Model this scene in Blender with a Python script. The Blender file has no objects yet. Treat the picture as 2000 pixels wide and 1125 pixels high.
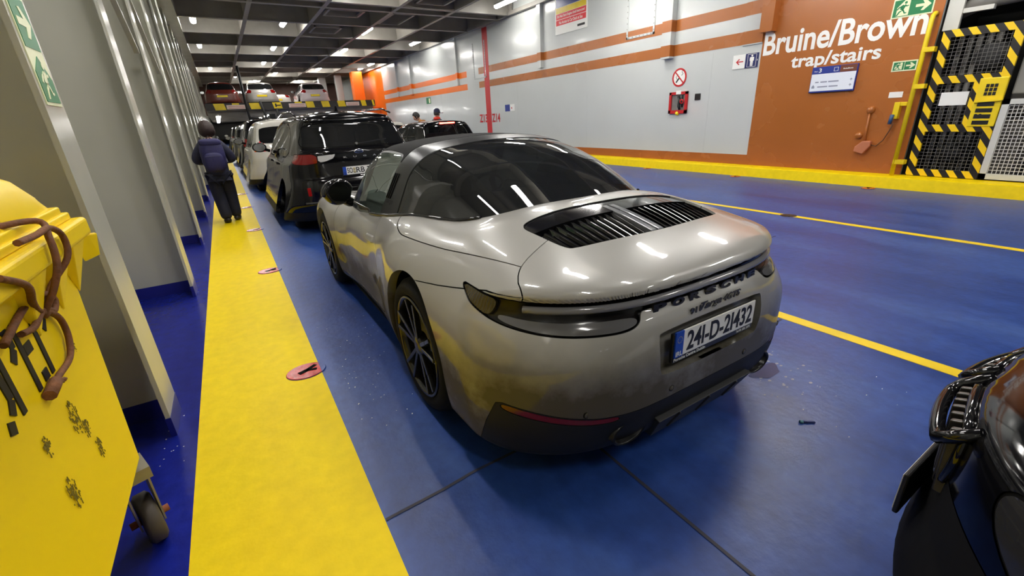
import bpy, bmesh, math, random
import numpy as np
from mathutils import Vector, Matrix

# ---------------------------------------------------------------- camera, world, exposure
SC = bpy.context.scene
COL = SC.collection
FPX, PX, PY, CAMH = 858.0, 1000.0, 562.5, 1.45
def _ray(p): return np.array([(p[0]-PX)/FPX, -(p[1]-PY)/FPX, -1.0])
_Y = _ray((428, 255)); _Y /= np.linalg.norm(_Y)
_Z = -_ray((1111, 2753)); _Z -= _Y*(_Z@_Y); _Z /= np.linalg.norm(_Z)
_X = np.cross(_Y, _Z)
cam_d = bpy.data.cameras.new('camera'); cam = bpy.data.objects.new('camera', cam_d); COL.objects.link(cam)
cam_d.sensor_fit = 'HORIZONTAL'; cam_d.sensor_width = 36; cam_d.lens = FPX/2000*36
cam_d.clip_start = 0.02; cam_d.clip_end = 300
_M = Matrix([list(_X)+[0], list(_Y)+[0], list(_Z)+[CAMH], [0, 0, 0, 1]])
cam.matrix_world = _M
SC.camera = cam
w = bpy.data.worlds.new('hold_air'); SC.world = w; w.use_nodes = True
w.node_tree.nodes['Background'].inputs[0].default_value = (0.8, 0.85, 0.9, 1)
w.node_tree.nodes['Background'].inputs[1].default_value = 0.15
SC.view_settings.view_transform = 'Standard'; SC.view_settings.look = 'None'
SC.view_settings.exposure = 1.55; SC.view_settings.gamma = 1.0; SC.view_settings.use_curve_mapping = False
SC.cycles.max_bounces = 8; SC.cycles.transparent_max_bounces = 12
SC.cycles.sample_clamp_indirect = 8.0
SC.cycles.caustics_reflective = False; SC.cycles.caustics_refractive = False
LAMP_POWER = 34.0
random.seed(7); rng = np.random.default_rng(7)
PI = math.pi
WALLX, KERBX, CEILZ = 9.7, 9.36, 4.75

# ---------------------------------------------------------------- materials
def srgb(r, g, b):
    def c(u):
        u /= 255.0
        return u/12.92 if u <= 0.04045 else ((u+0.055)/1.055)**2.4
    return (c(r), c(g), c(b), 1)
MATS = {}
def mat(name, col, rough=0.5, metal=0.0, coat=0.0, emit=0.0, spec=0.5, var=0.0, vscale=4.0, bump=0.0, bscale=8.0, detail=3.0, emitcol=None):
    if name in MATS: return MATS[name]
    m = bpy.data.materials.new(name); m.use_nodes = True
    nt = m.node_tree; b = nt.nodes['Principled BSDF']
    b.inputs['Base Color'].default_value = col
    b.inputs['Roughness'].default_value = rough
    b.inputs['Metallic'].default_value = metal
    b.inputs['Specular IOR Level'].default_value = spec
    b.inputs['Coat Weight'].default_value = coat
    b.inputs['Coat Roughness'].default_value = 0.04
    if emit:
        b.inputs['Emission Color'].default_value = emitcol or col
        b.inputs['Emission Strength'].default_value = emit
    tc = None
    if var or bump:
        tc = nt.nodes.new('ShaderNodeTexCoord')
    if var:
        n = nt.nodes.new('ShaderNodeTexNoise'); n.inputs['Scale'].default_value = vscale; n.inputs['Detail'].default_value = detail
        nt.links.new(tc.outputs['Object'], n.inputs['Vector'])
        r = nt.nodes.new('ShaderNodeValToRGB')
        r.color_ramp.elements[0].position = 0.3; r.color_ramp.elements[1].position = 0.7
        r.color_ramp.elements[0].color = tuple(c*(1-var) for c in col[:3])+(1,)
        r.color_ramp.elements[1].color = tuple(min(1, c*(1+var*0.5)) for c in col[:3])+(1,)
        nt.links.new(n.outputs['Fac'], r.inputs['Fac']); nt.links.new(r.outputs['Color'], b.inputs['Base Color'])
        mr = nt.nodes.new('ShaderNodeMapRange'); mr.inputs['To Min'].default_value = rough*0.8; mr.inputs['To Max'].default_value = min(1, rough*1.25)
        nt.links.new(n.outputs['Fac'], mr.inputs['Value']); nt.links.new(mr.outputs['Result'], b.inputs['Roughness'])
    if bump:
        n2 = nt.nodes.new('ShaderNodeTexNoise'); n2.inputs['Scale'].default_value = bscale; n2.inputs['Detail'].default_value = 2.0
        nt.links.new(tc.outputs['Object'], n2.inputs['Vector'])
        bp = nt.nodes.new('ShaderNodeBump'); bp.inputs['Strength'].default_value = 1.0; bp.inputs['Distance'].default_value = bump
        nt.links.new(n2.outputs['Fac'], bp.inputs['Height']); nt.links.new(bp.outputs['Normal'], b.inputs['Normal'])
    MATS[name] = m
    return m
def glass_mat(name, tint, clear=0.5, rough=0.02):
    """car glass: part tinted see-through, part mirror by fresnel"""
    if name in MATS: return MATS[name]
    m = bpy.data.materials.new(name); m.use_nodes = True
    nt = m.node_tree; nt.nodes.clear()
    o = nt.nodes.new('ShaderNodeOutputMaterial')
    tr = nt.nodes.new('ShaderNodeBsdfTransparent'); tr.inputs[0].default_value = tint
    gl = nt.nodes.new('ShaderNodeBsdfGlossy'); gl.inputs['Roughness'].default_value = rough
    gl.inputs[0].default_value = (1, 1, 1, 1)
    df = nt.nodes.new('ShaderNodeBsdfDiffuse'); df.inputs[0].default_value = (0.012, 0.013, 0.014, 1)
    fr = nt.nodes.new('ShaderNodeFresnel'); fr.inputs['IOR'].default_value = 1.5
    m1 = nt.nodes.new('ShaderNodeMixShader'); m1.inputs[0].default_value = clear
    nt.links.new(df.outputs[0], m1.inputs[1]); nt.links.new(tr.outputs[0], m1.inputs[2])
    m2 = nt.nodes.new('ShaderNodeMixShader')
    nt.links.new(fr.outputs[0], m2.inputs[0]); nt.links.new(m1.outputs[0], m2.inputs[1]); nt.links.new(gl.outputs[0], m2.inputs[2])
    nt.links.new(m2.outputs[0], o.inputs[0])
    MATS[name] = m
    return m

# ---------------------------------------------------------------- object helpers
def link(o, parent=None):
    COL.objects.link(o)
    if parent is not None: o.parent = parent
    return o
def tag(o, label=None, cat=None, group=None, kind=None):
    if label: o['label'] = label
    if cat: o['category'] = cat
    if group: o['group'] = group
    if kind: o['kind'] = kind
    return o
def thing(name, label, cat, loc=(0, 0, 0), rz=0.0, group=None):
    o = bpy.data.objects.new(name, None); COL.objects.link(o)
    o.empty_display_size = 0.1; o.location = loc; o.rotation_euler = (0, 0, rz)
    return tag(o, label, cat, group)
class MB:
    """collects boxes, prisms, tubes, lathes into one mesh"""
    def __init__(s): s.v = []; s.f = []; s.mi = []; s.sm = []; s.m = 0; s.smooth = False
    def add(s, vs, fs, smooth=None):
        b = len(s.v); s.v += [tuple(map(float, p)) for p in vs]
        for f in fs:
            s.f.append(tuple(i+b for i in f)); s.mi.append(s.m); s.sm.append(s.smooth if smooth is None else smooth)
        return s
    def box(s, x0, x1, y0, y1, z0, z1):
        if x0 > x1: x0, x1 = x1, x0
        if y0 > y1: y0, y1 = y1, y0
        if z0 > z1: z0, z1 = z1, z0
        vs = [(x0,y0,z0),(x1,y0,z0),(x1,y1,z0),(x0,y1,z0),(x0,y0,z1),(x1,y0,z1),(x1,y1,z1),(x0,y1,z1)]
        return s.add(vs, [(0,3,2,1),(4,5,6,7),(0,1,5,4),(1,2,6,5),(2,3,7,6),(3,0,4,7)])
    def hexa(s, p):  # 8 points bottom loop then top loop
        return s.add(p, [(0,3,2,1),(4,5,6,7),(0,1,5,4),(1,2,6,5),(2,3,7,6),(3,0,4,7)])
    def bar(s, a, b, wx, wy, up=(0, 0, 1)):
        a = Vector(a); b = Vector(b); d = (b-a).normalized(); u = Vector(up)
        if abs(d.dot(u)) > 0.95: u = Vector((0, 1, 0))
        r = d.cross(u).normalized(); u = r.cross(d)
        q = []
        for c in (a, b):
            q += [c-r*wx/2-u*wy/2, c+r*wx/2-u*wy/2, c+r*wx/2+u*wy/2, c-r*wx/2+u*wy/2]
        return s.add(q, [(0,3,2,1),(4,5,6,7),(0,1,5,4),(1,2,6,5),(2,3,7,6),(3,0,4,7)])
    def tube(s, pts, r, n=8, cap=True):
        pts = [Vector(p) for p in pts]; rs = r if isinstance(r, (list, tuple)) else [r]*len(pts)
        vs = []; N = len(pts); ref = None
        for i, p in enumerate(pts):
            d = (pts[min(i+1, N-1)]-pts[max(i-1, 0)]).normalized()
            if ref is None:
                ref = Vector((0, 0, 1)) if abs(d.z) < 0.9 else Vector((1, 0, 0))
            u = (ref-d*ref.dot(d)).normalized(); ref = u; v = d.cross(u)
            vs += [p+(u*math.cos(2*PI*k/n)+v*math.sin(2*PI*k/n))*rs[i] for k in range(n)]
        fs = [(i*n+k, i*n+(k+1) % n, (i+1)*n+(k+1) % n, (i+1)*n+k) for i in range(N-1) for k in range(n)]
        s.add(vs, fs, True)
        if cap:
            s.add([vs[k] for k in range(n)], [tuple(range(n))[::-1]], False)
            s.add([vs[(N-1)*n+k] for k in range(n)], [tuple(range(n))], False)
        return s
    def lathe(s, prof, c=(0, 0, 0), axis='z', n=32, smooth=True):
        vs = []
        for (r, h) in prof:
            for k in range(n):
                a = 2*PI*k/n; ca, sa = r*math.cos(a), r*math.sin(a)
                p = (ca, sa, h) if axis == 'z' else ((h, ca, sa) if axis == 'x' else (sa, h, ca))
                vs.append((p[0]+c[0], p[1]+c[1], p[2]+c[2]))
        fs = [(i*n+k, i*n+(k+1) % n, (i+1)*n+(k+1) % n, (i+1)*n+k) for i in range(len(prof)-1) for k in range(n)]
        return s.add(vs, fs, smooth)
    def disc(s, c, r, axis='z', n=24, ry=None):
        ry = ry or r; vs = []
        for k in range(n):
            a = 2*PI*k/n; p = (r*math.cos(a), ry*math.sin(a))
            q = (p[0], p[1], 0) if axis == 'z' else ((0, p[0], p[1]) if axis == 'x' else (p[0], 0, p[1]))
            vs.append((c[0]+q[0], c[1]+q[1], c[2]+q[2]))
        return s.add(vs, [tuple(range(n))])
    def prism(s, poly, f0, f1):
        """poly of 2D points; f0/f1 map (u,v) to 3D for the two ends"""
        n = len(poly)
        vs = [f0(*p) for p in poly]+[f1(*p) for p in poly]
        return s.add(vs, [tuple(range(n))[::-1], tuple(range(n, 2*n))]+[(i, (i+1) % n, n+(i+1) % n, n+i) for i in range(n)])
    def ball(s, c, rx, ry, rz, nu=16, nv=10):
        vs = []
        for j in range(nv+1):
            t = PI*j/nv
            for k in range(nu):
                a = 2*PI*k/nu
                vs.append((c[0]+rx*math.sin(t)*math.cos(a), c[1]+ry*math.sin(t)*math.sin(a), c[2]+rz*math.cos(t)))
        fs = [(j*nu+k, (j+1)*nu+k, (j+1)*nu+(k+1) % nu, j*nu+(k+1) % nu) for j in range(nv) for k in range(nu)]
        return s.add(vs, fs, True)
    def build(s, name, mats, parent=None, bevel=0.0, weld=True, segs=2):
        me = bpy.data.meshes.new(name); me.from_pydata(s.v, [], s.f)
        mats = mats if isinstance(mats, (list, tuple)) else [mats]
        for m in mats: me.materials.append(m)
        me.polygons.foreach_set('material_index', s.mi); me.polygons.foreach_set('use_smooth', s.sm)
        if weld:
            bm = bmesh.new(); bm.from_mesh(me); bmesh.ops.remove_doubles(bm, verts=bm.verts, dist=1e-5)
            bmesh.ops.recalc_face_normals(bm, faces=bm.faces); bm.to_mesh(me); bm.free()
        me.update()
        o = link(bpy.data.objects.new(name, me), parent)
        if bevel:
            b = o.modifiers.new('bevel', 'BEVEL'); b.width = bevel; b.segments = segs; b.limit_method = 'ANGLE'; b.angle_limit = 0.7
            b.harden_normals = False
        return o
def dup(root, loc=None, rz=None, label=None, group=None, dz=0):
    r = root.copy(); COL.objects.link(r)
    for ch in list(root.children):
        c = ch.copy(); COL.objects.link(c); c.parent = r
        for g in list(ch.children):
            d = g.copy(); COL.objects.link(d); d.parent = c
    if loc is not None: r.location = loc
    if rz is not None: r.rotation_euler = (0, 0, rz)
    if label: r['label'] = label
    if group: r['group'] = group
    return r
def struct(name, mb, m, **k):
    o = mb.build(name, m, **k); o['kind'] = 'structure'; return o

_txt_cache = {}
def text_geo(s, bold=0.0, shear=0.0, extrude=0.0, spacing=1.0):
    cu = bpy.data.curves.new('txt', 'FONT'); cu.body = s; cu.size = 1.0; cu.offset = bold; cu.shear = shear
    cu.extrude = extrude; cu.space_character = spacing; cu.resolution_u = 4
    o = bpy.data.objects.new('txt', cu); COL.objects.link(o)
    dg = bpy.context.evaluated_depsgraph_get(); dg.update()
    me = bpy.data.meshes.new_from_object(o.evaluated_get(dg))
    vs = np.array([v.co[:] for v in me.vertices]); fs = [tuple(p.vertices) for p in me.polygons]
    bpy.data.objects.remove(o); bpy.data.curves.remove(cu); bpy.data.meshes.remove(me)
    return vs, fs
def text_on(mb, s, wdt, hgt, fn, bold=0.0, shear=0.0, depth=0.0, spacing=1.0):
    """letters fitted in a wdt x hgt box, mapped by fn(u, v, d) with u,v from the box's lower left"""
    vs, fs = text_geo(s, bold, shear, 0.5 if depth else 0.0, spacing)
    lo, hi = vs.min(0), vs.max(0)
    u = (vs[:, 0]-lo[0])/(hi[0]-lo[0])*wdt; v = (vs[:, 1]-lo[1])/(hi[1]-lo[1])*hgt
    d = vs[:, 2]+0.5 if depth else vs[:, 2]*0
    mb.add([fn(a, b, c*depth) for a, b, c in zip(u, v, d)], fs, False)
    return mb

# ---------------------------------------------------------------- surface engine for car bodies
def pchip(xs, ys):
    xs = np.asarray(xs, float); ys = np.asarray(ys, float); h = np.diff(xs); dl = np.diff(ys)/h
    m = np.zeros_like(xs); m[0], m[-1] = dl[0], dl[-1]
    for i in range(1, len(xs)-1):
        if dl[i-1]*dl[i] > 0:
            w1, w2 = 2*h[i]+h[i-1], h[i]+2*h[i-1]
            m[i] = (w1+w2)/(w1/dl[i-1]+w2/dl[i])
    def f(x):
        x = np.clip(x, xs[0], xs[-1]); k = np.clip(np.searchsorted(xs, x)-1, 0, len(xs)-2)
        t = (x-xs[k])/h[k]
        return ((1+2*t)*(1-t)**2*ys[k]+t*(1-t)**2*h[k]*m[k]+t*t*(3-2*t)*ys[k+1]+t*t*(t-1)*h[k]*m[k+1])
    return f
def smax(a, b, r):
    h = np.clip(r-np.abs(a-b), 0, None)/r
    return np.maximum(a, b)+h*h*r*0.25
def smin(a, b, r): return -smax(-a, -b, r)
def sstep(a, b, x):
    t = np.clip((x-a)/(b-a), 0, 1); return t*t*(3-2*t)
def chaikin(poly, n=2):
    p = np.asarray(poly, float)
    for _ in range(n):
        q = np.roll(p, -1, 0)
        p = np.stack([0.75*p+0.25*q, 0.25*p+0.75*q], 1).reshape(-1, 2)
    return p
def sdf(poly, u, v):
    """signed distance to a closed 2D polygon, negative inside"""
    p = np.asarray(poly, float); d = np.full(u.shape, 1e9); s = np.ones(u.shape)
    n = len(p)
    for i in range(n):
        a, b = p[i-1], p[i]
        ex, ey = a[0]-b[0], a[1]-b[1]
        wx, wy = u-b[0], v-b[1]
        t = np.clip((wx*ex+wy*ey)/(ex*ex+ey*ey+1e-12), 0, 1)
        d = np.minimum(d, (wx-ex*t)**2+(wy-ey*t)**2)
        c1 = v >= b[1]; c2 = v < a[1]; c3 = ex*wy > ey*wx
        s = np.where((c1 & c2 & c3) | (~c1 & ~c2 & ~c3), -s, s)
    return s*np.sqrt(d)
class SM:
    def __init__(s, v, n, f): s.v, s.n, s.f = v, n, f
    @property
    def x(s): return s.v[:, 0]
    @property
    def y(s): return s.v[:, 1]
    @property
    def z(s): return s.v[:, 2]
    def compact(s):
        used = np.unique(s.f); mp = np.full(len(s.v), -1); mp[used] = np.arange(len(used))
        return SM(s.v[used], s.n[used], mp[s.f])
    def join(s, o):
        return SM(np.vstack([s.v, o.v]), np.vstack([s.n, o.n]), np.vstack([s.f, o.f+len(s.v)]))
def clip(m, g):
    """split along g = 0: (inside g<0, outside)"""
    g = np.where(np.abs(g) < 1e-6, -1e-6, g); f = m.f
    s = g < 0; fs = s[f]; cnt = fs.sum(1)
    ins, outs = [f[cnt == 3]], [f[cnt == 0]]
    N = len(m.v); v, n = m.v, m.n
    for c in (1, 2):
        mx = f[cnt == c]
        if not len(mx): continue
        lone = np.argmax(s[mx] if c == 1 else ~s[mx], 1)
        r = np.arange(len(mx))
        a, b, cc = mx[r, lone], mx[r, (lone+1) % 3], mx[r, (lone+2) % 3]
        def cut(p, q):
            lo, hi = np.minimum(p, q), np.maximum(p, q)
            return lo*N+hi
        k = np.concatenate([cut(a, b), cut(a, cc)]); uk, inv = np.unique(k, return_inverse=True)
        lo, hi = uk//N, uk % N
        t = (g[lo]/(g[lo]-g[hi]))[:, None]
        nv = m.v[lo]*(1-t)+m.v[hi]*t; nn = m.n[lo]*(1-t)+m.n[hi]*t
        nn /= np.linalg.norm(nn, axis=1)[:, None]+1e-12
        base = len(v); v = np.vstack([v, nv]); n = np.vstack([n, nn])
        p = inv[:len(mx)]+base; q = inv[len(mx):]+base
        t1 = np.stack([a, p, q], 1); t2 = np.vstack([np.stack([p, b, cc], 1), np.stack([p, cc, q], 1)])
        (ins if c == 1 else outs).append(t1); (outs if c == 1 else ins).append(t2)
    A = SM(v, n, np.vstack(ins)); B = SM(v, n, np.vstack(outs))
    return weld(A.compact()), weld(B.compact())
def weld(m):
    if not len(m.v): return m
    k = np.round(m.v, 6); _, idx, inv = np.unique(k, axis=0, return_index=True, return_inverse=True)
    inv = inv.reshape(-1); f = inv[m.f]
    ok = (f[:, 0] != f[:, 1]) & (f[:, 1] != f[:, 2]) & (f[:, 0] != f[:, 2])
    return SM(m.v[idx], m.n[idx], f[ok])
def part(m, gf, gap=0.004):
    """(inside, seam strip, outside) of the function gf"""
    a, rest = clip(m, gf(m)+gap/2)
    if not len(rest.f): return a, rest, rest
    b, c = clip(rest, gf(rest)-gap/2)
    return a, b, c
def push(m, d): return SM(m.v+m.n*d, m.n, m.f)
def rim(m, depth, keep=None, direction=None):
    """strip from the open border of m down along -normal (or a fixed direction)"""
    f = m.f; e = np.vstack([f[:, [0, 1]], f[:, [1, 2]], f[:, [2, 0]]]); N = len(m.v)
    k = e[:, 0]*N+e[:, 1]; kr = e[:, 1]*N+e[:, 0]
    e = e[~np.isin(k, kr)]
    if keep is not None and len(e):
        mid = (m.v[e[:, 0]]+m.v[e[:, 1]])/2; e = e[keep(mid)]
    if not len(e): return None
    a, b = m.v[e[:, 0]], m.v[e[:, 1]]
    if direction is None: da, db = -m.n[e[:, 0]]*depth, -m.n[e[:, 1]]*depth
    elif callable(direction): da, db = direction(a)*depth, direction(b)*depth
    else: da = db = np.tile(np.array(direction, float)*depth, (len(e), 1))
    n = np.cross(da, b-a); n /= np.linalg.norm(n, axis=1)[:, None]+1e-12
    v = np.vstack([a, b, b+db, a+da]); L = len(e); i = np.arange(L)
    fs = np.vstack([np.stack([i+L, i, i+3*L], 1), np.stack([i+L, i+3*L, i+2*L], 1)])
    return SM(v, np.vstack([n]*4), fs)
def sm_obj(name, m, mt, parent=None, edge=None):
    if edge:
        r = rim(m, edge)
        if r is not None: m = m.join(r)
    me = bpy.data.meshes.new(name)
    nv, nf = len(m.v), len(m.f)
    me.vertices.add(nv); me.vertices.foreach_set('co', m.v.astype(np.float32).ravel())
    me.loops.add(nf*3); me.loops.foreach_set('vertex_index', m.f.astype(np.int32).ravel())
    me.polygons.add(nf); me.polygons.foreach_set('loop_start', np.arange(0, nf*3, 3, dtype=np.int32))
    me.polygons.foreach_set('use_smooth', np.ones(nf, dtype=bool))
    me.update(calc_edges=True); me.materials.append(mt)
    me.normals_split_custom_set_from_vertices([tuple(n) for n in m.n.tolist()])
    return link(bpy.data.objects.new(name, me), parent)
def raycast(F, y0, y1, z0, th, cyl, hemi, tmax=2.6, front=None):
    """star-shaped surface F=0 around a capsule skeleton from y0 (rear) to y1 (front) at height z0"""
    rows = []
    for a in hemi[::-1]: rows.append((y0, -math.sin(a), math.cos(a)))     # rear pole first
    for t in cyl: rows.append((y0+(y1-y0)*t, 0.0, 1.0))
    for a in (hemi if front is None else front): rows.append((y1, math.sin(a), math.cos(a)))
    R = np.array(rows); nT = len(th)
    cy = np.repeat(R[:, 0], nT); sy = np.repeat(R[:, 1], nT); cs = np.repeat(R[:, 2], nT)
    T = np.tile(th, len(R))
    d = np.stack([cs*np.sin(T), sy, cs*np.cos(T)], 1)
    o = np.stack([np.zeros_like(cy), cy, np.full_like(cy, z0)], 1)
    lo = np.zeros(len(d)); hi = np.full(len(d), np.nan); step = tmax/40
    prev = np.zeros(len(d)); found = np.zeros(len(d), bool)
    for i in range(1, 41):
        t = np.full(len(d), i*step); p = o+d*t[:, None]
        val = F(p[:, 0], p[:, 1], p[:, 2]); new = (val > 0) & ~found
        lo[new] = prev[new]; hi[new] = t[new]; found |= new; prev = t
    hi[~found] = tmax; lo[~found] = tmax*0.9
    for _ in range(22):
        mid = (lo+hi)/2; p = o+d*mid[:, None]; val = F(p[:, 0], p[:, 1], p[:, 2])
        lo = np.where(val > 0, lo, mid); hi = np.where(val > 0, mid, hi)
    V = o+d*((lo+hi)/2)[:, None]
    e = 0.003; G = []
    for ax in range(3):
        dp = np.zeros(3); dp[ax] = e
        a = V+dp; b = V-dp
        G.append(F(a[:, 0], a[:, 1], a[:, 2])-F(b[:, 0], b[:, 1], b[:, 2]))
    Nn = np.stack(G, 1); Nn /= np.linalg.norm(Nn, axis=1)[:, None]+1e-12
    nr = len(R); i = np.arange(nr-1)[:, None]; k = np.arange(nT)[None, :]; k2 = (k+1) % nT
    a, b, c, dd = i*nT+k, i*nT+k2, (i+1)*nT+k2, (i+1)*nT+k
    f = np.vstack([np.stack([a, c, b], 2).reshape(-1, 3), np.stack([a, dd, c], 2).reshape(-1, 3)])
    m = weld(SM(V, Nn, f))
    # outward winding
    p = m.v[m.f]; fn = np.cross(p[:, 1]-p[:, 0], p[:, 2]-p[:, 0])
    flip = (fn*m.n[m.f[:, 0]]).sum(1) < 0
    m.f[flip] = m.f[flip][:, ::-1]
    return m
def both(poly):  # mirror of a polygon in (x, *)
    p = np.array(poly, float); p[:, 0] *= -1; return p[::-1]

# ---------------------------------------------------------------- shared materials
M_black = mat('black_gloss', (0.006, 0.006, 0.007, 1), 0.08, spec=0.6)
M_satin = mat('black_satin', (0.010, 0.010, 0.011, 1), 0.32, spec=0.5)
M_seam = mat('gap_black', (0.004, 0.004, 0.004, 1), 0.8, spec=0.1)
M_plastic = mat('dark_plastic', (0.009, 0.009, 0.010, 1), 0.55, spec=.3, var=0.3, vscale=9)
M_rubber = mat('tyre_rubber', (0.006, 0.006, 0.006, 1), 0.8, spec=.2)
M_chrome = mat('chrome', (0.75, 0.76, 0.78, 1), 0.12, metal=1.0)
M_rim = mat('rim_black', (0.012, 0.012, 0.013, 1), 0.2, spec=0.6)
M_disc = mat('brake_steel', (0.25, 0.25, 0.25, 1), 0.4, metal=1.0)
M_white = mat('white_print', srgb(235, 235, 230), 0.5)
M_ink = mat('black_ink', (0.006, 0.006, 0.008, 1), 0.5)
M_plate = mat('plate_white', srgb(232, 232, 226), 0.35)
M_eublue = mat('plate_blue', srgb(20, 70, 175), 0.35)
M_yellow = mat('yellow_paint', srgb(238, 208, 20), 0.38, var=0.12, vscale=3, bump=0.0015, bscale=30)
M_seat = mat('seat_leather', (0.02, 0.02, 0.022, 1), 0.6)
M_redlamp = mat('red_lens', srgb(122, 14, 13), 0.1, coat=0.5)
M_clearlamp = mat('clear_lens', srgb(190, 190, 190), 0.12, coat=0.5)
M_redpaint = mat('red_paint', srgb(190, 25, 30), 0.4)
M_greenglow = mat('sign_green', srgb(20, 120, 70), 0.4)
M_cream = mat('sign_cream', srgb(225, 230, 190), 0.4)
# ---------------------------------------------------------------- the setting: ferry car deck
def deck_paint(name, col, dark, light, rough=.36, amp=(.82, 1.12), spec=.5):
    """painted steel deck: worn patches, tyre smears along the lanes, plate unevenness"""
    m = bpy.data.materials.new(name); m.use_nodes = True; nt = m.node_tree; b = nt.nodes['Principled BSDF']
    tc = nt.nodes.new('ShaderNodeTexCoord')
    mp = nt.nodes.new('ShaderNodeMapping'); mp.inputs['Scale'].default_value = (1.6, .35, 1); nt.links.new(tc.outputs['Object'], mp.inputs['Vector'])
    n1 = nt.nodes.new('ShaderNodeTexNoise'); n1.inputs['Scale'].default_value = 1.3; n1.inputs['Detail'].default_value = 7; n1.inputs['Roughness'].default_value = .6
    nt.links.new(mp.outputs[0], n1.inputs['Vector'])
    r1 = nt.nodes.new('ShaderNodeValToRGB'); e = r1.color_ramp.elements
    e[0].position = .30; e[0].color = dark; e[1].position = .72; e[1].color = light
    k = e.new(.5); k.color = col
    nt.links.new(n1.outputs['Fac'], r1.inputs['Fac'])
    n2 = nt.nodes.new('ShaderNodeTexNoise'); n2.inputs['Scale'].default_value = 14; n2.inputs['Detail'].default_value = 6
    nt.links.new(tc.outputs['Object'], n2.inputs['Vector'])
    r2 = nt.nodes.new('ShaderNodeMapRange'); r2.inputs['From Min'].default_value = .35; r2.inputs['From Max'].default_value = .7
    r2.inputs['To Min'].default_value = amp[0]; r2.inputs['To Max'].default_value = amp[1]; b.inputs['Specular IOR Level'].default_value = spec; nt.links.new(n2.outputs['Fac'], r2.inputs['Value'])
    mx = nt.nodes.new('ShaderNodeVectorMath'); mx.operation = 'SCALE'; nt.links.new(r1.outputs['Color'], mx.inputs[0]); nt.links.new(r2.outputs[0], mx.inputs['Scale'])
    nt.links.new(mx.outputs[0], b.inputs['Base Color'])
    r3 = nt.nodes.new('ShaderNodeMapRange'); r3.inputs['To Min'].default_value = rough*.7; r3.inputs['To Max'].default_value = rough*1.4
    nt.links.new(n1.outputs['Fac'], r3.inputs['Value']); nt.links.new(r3.outputs[0], b.inputs['Roughness'])
    n3 = nt.nodes.new('ShaderNodeTexNoise'); n3.inputs['Scale'].default_value = 26; n3.inputs['Detail'].default_value = 3; nt.links.new(tc.outputs['Object'], n3.inputs['Vector'])
    n4 = nt.nodes.new('ShaderNodeTexNoise'); n4.inputs['Scale'].default_value = 1.1; nt.links.new(tc.outputs['Object'], n4.inputs['Vector'])
    ad = nt.nodes.new('ShaderNodeMath'); ad.operation = 'MULTIPLY_ADD'; ad.inputs[1].default_value = 6.0
    nt.links.new(n4.outputs['Fac'], ad.inputs[0]); nt.links.new(n3.outputs['Fac'], ad.inputs[2])
    bp = nt.nodes.new('ShaderNodeBump'); bp.inputs['Distance'].default_value = .0016; nt.links.new(ad.outputs[0], bp.inputs['Height']); nt.links.new(bp.outputs[0], b.inputs['Normal'])
    return m
M_deck = deck_paint('deck_blue', srgb(40, 70, 142), srgb(28, 52, 116), srgb(62, 92, 156))
M_margin = deck_paint('margin_blue', srgb(20, 32, 128), srgb(14, 22, 110), srgb(26, 38, 144), .22, (.85, 1.1), .3)
M_walk = deck_paint('walkway_yellow', srgb(240, 210, 0), srgb(236, 204, 0), srgb(243, 214, 2), .5, (.94, 1.03), .22)
M_line = mat('line_yellow', srgb(240, 205, 25), .45, var=.12, vscale=5)
M_wall = mat('hull_grey', srgb(198, 202, 200), .2, var=.03, vscale=.8, bump=.010, bscale=1.1, coat=.1)
M_frame = mat('frame_grey', srgb(178, 178, 168), .20, var=.05, vscale=1.5, bump=.003, bscale=3.0)
M_ceil = mat('ceiling_grey', srgb(118, 113, 106), .5, var=.2, vscale=2)
M_beam = mat('beam_grey', srgb(150, 146, 138), .4, var=.15, vscale=2)
M_brown = mat('wall_brown', srgb(168, 98, 42), .26, var=.06, vscale=1.2, bump=.005, bscale=1.6)
M_orange = mat('wall_orange', srgb(240, 115, 20), .3, var=.05, vscale=1.2, bump=.004, bscale=1.5)
M_dark = mat('niche_dark_grey', (0.03, 0.03, 0.03, 1), .7, var=.3, vscale=3)  # dark grey of the niche walls, motor and pump
M_pipe = mat('pipe_grey', srgb(120, 118, 114), .5, var=.2, vscale=6)
M_bluebase = mat('base_blue', srgb(26, 32, 125), .3, var=.1, vscale=4)
M_glow = mat('lamp_glow', (1.0, .97, .92, 1), .5, emit=LAMP_POWER)
M_lampbody = mat('lamp_housing', srgb(205, 205, 200), .4)
Y0, Y1 = -9.0, 92.0
mb = MB(); mb.box(-1.6, WALLX+3, Y0, Y1, -.12, 0); struct('floor', mb, M_deck)
mb = MB(); mb.box(-1.5, -.452, Y0, Y1, -.02, .0012); struct('floor_margin', mb, M_margin)
mb = MB(); mb.box(-.452, .197, Y0, Y1, -.02, .0025); struct('trim_1', mb, M_walk)
def lane(n, x, wdt):
    mb = MB(); mb.box(x-wdt/2, x+wdt/2, Y0, Y1, -.02, .0022); struct(n, mb, M_line)
lane('trim_2', 3.165, .10); lane('trim_3', 6.33, .10)
# plate seams across the lane
def seam(n, pts):
    mb = MB()
    for a, b in zip(pts[:-1], pts[1:]):
        d = Vector((b[0]-a[0], b[1]-a[1], 0)).normalized(); q = Vector((-d.y, d.x, 0))*.007
        mb.add([(a[0]-q.x, a[1]-q.y, .0028), (b[0]-q.x, b[1]-q.y, .0028), (b[0]+q.x, b[1]+q.y, .0028), (a[0]+q.x, a[1]+q.y, .0028)], [(0, 1, 2, 3)])
    struct(n, mb, mat('seam_dark', srgb(46, 46, 62), .6))
seam('floor_seam', [(.20, 1.375), (.45, 1.385), (.60, 1.40), (.9, 1.40), (3.1, 1.42)]); seam('floor_seam', [(1.15, 1.35), (1.15, -.6)]); seam('floor_seam', [(3.2, 2.6), (5.2, 2.62)])
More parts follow.
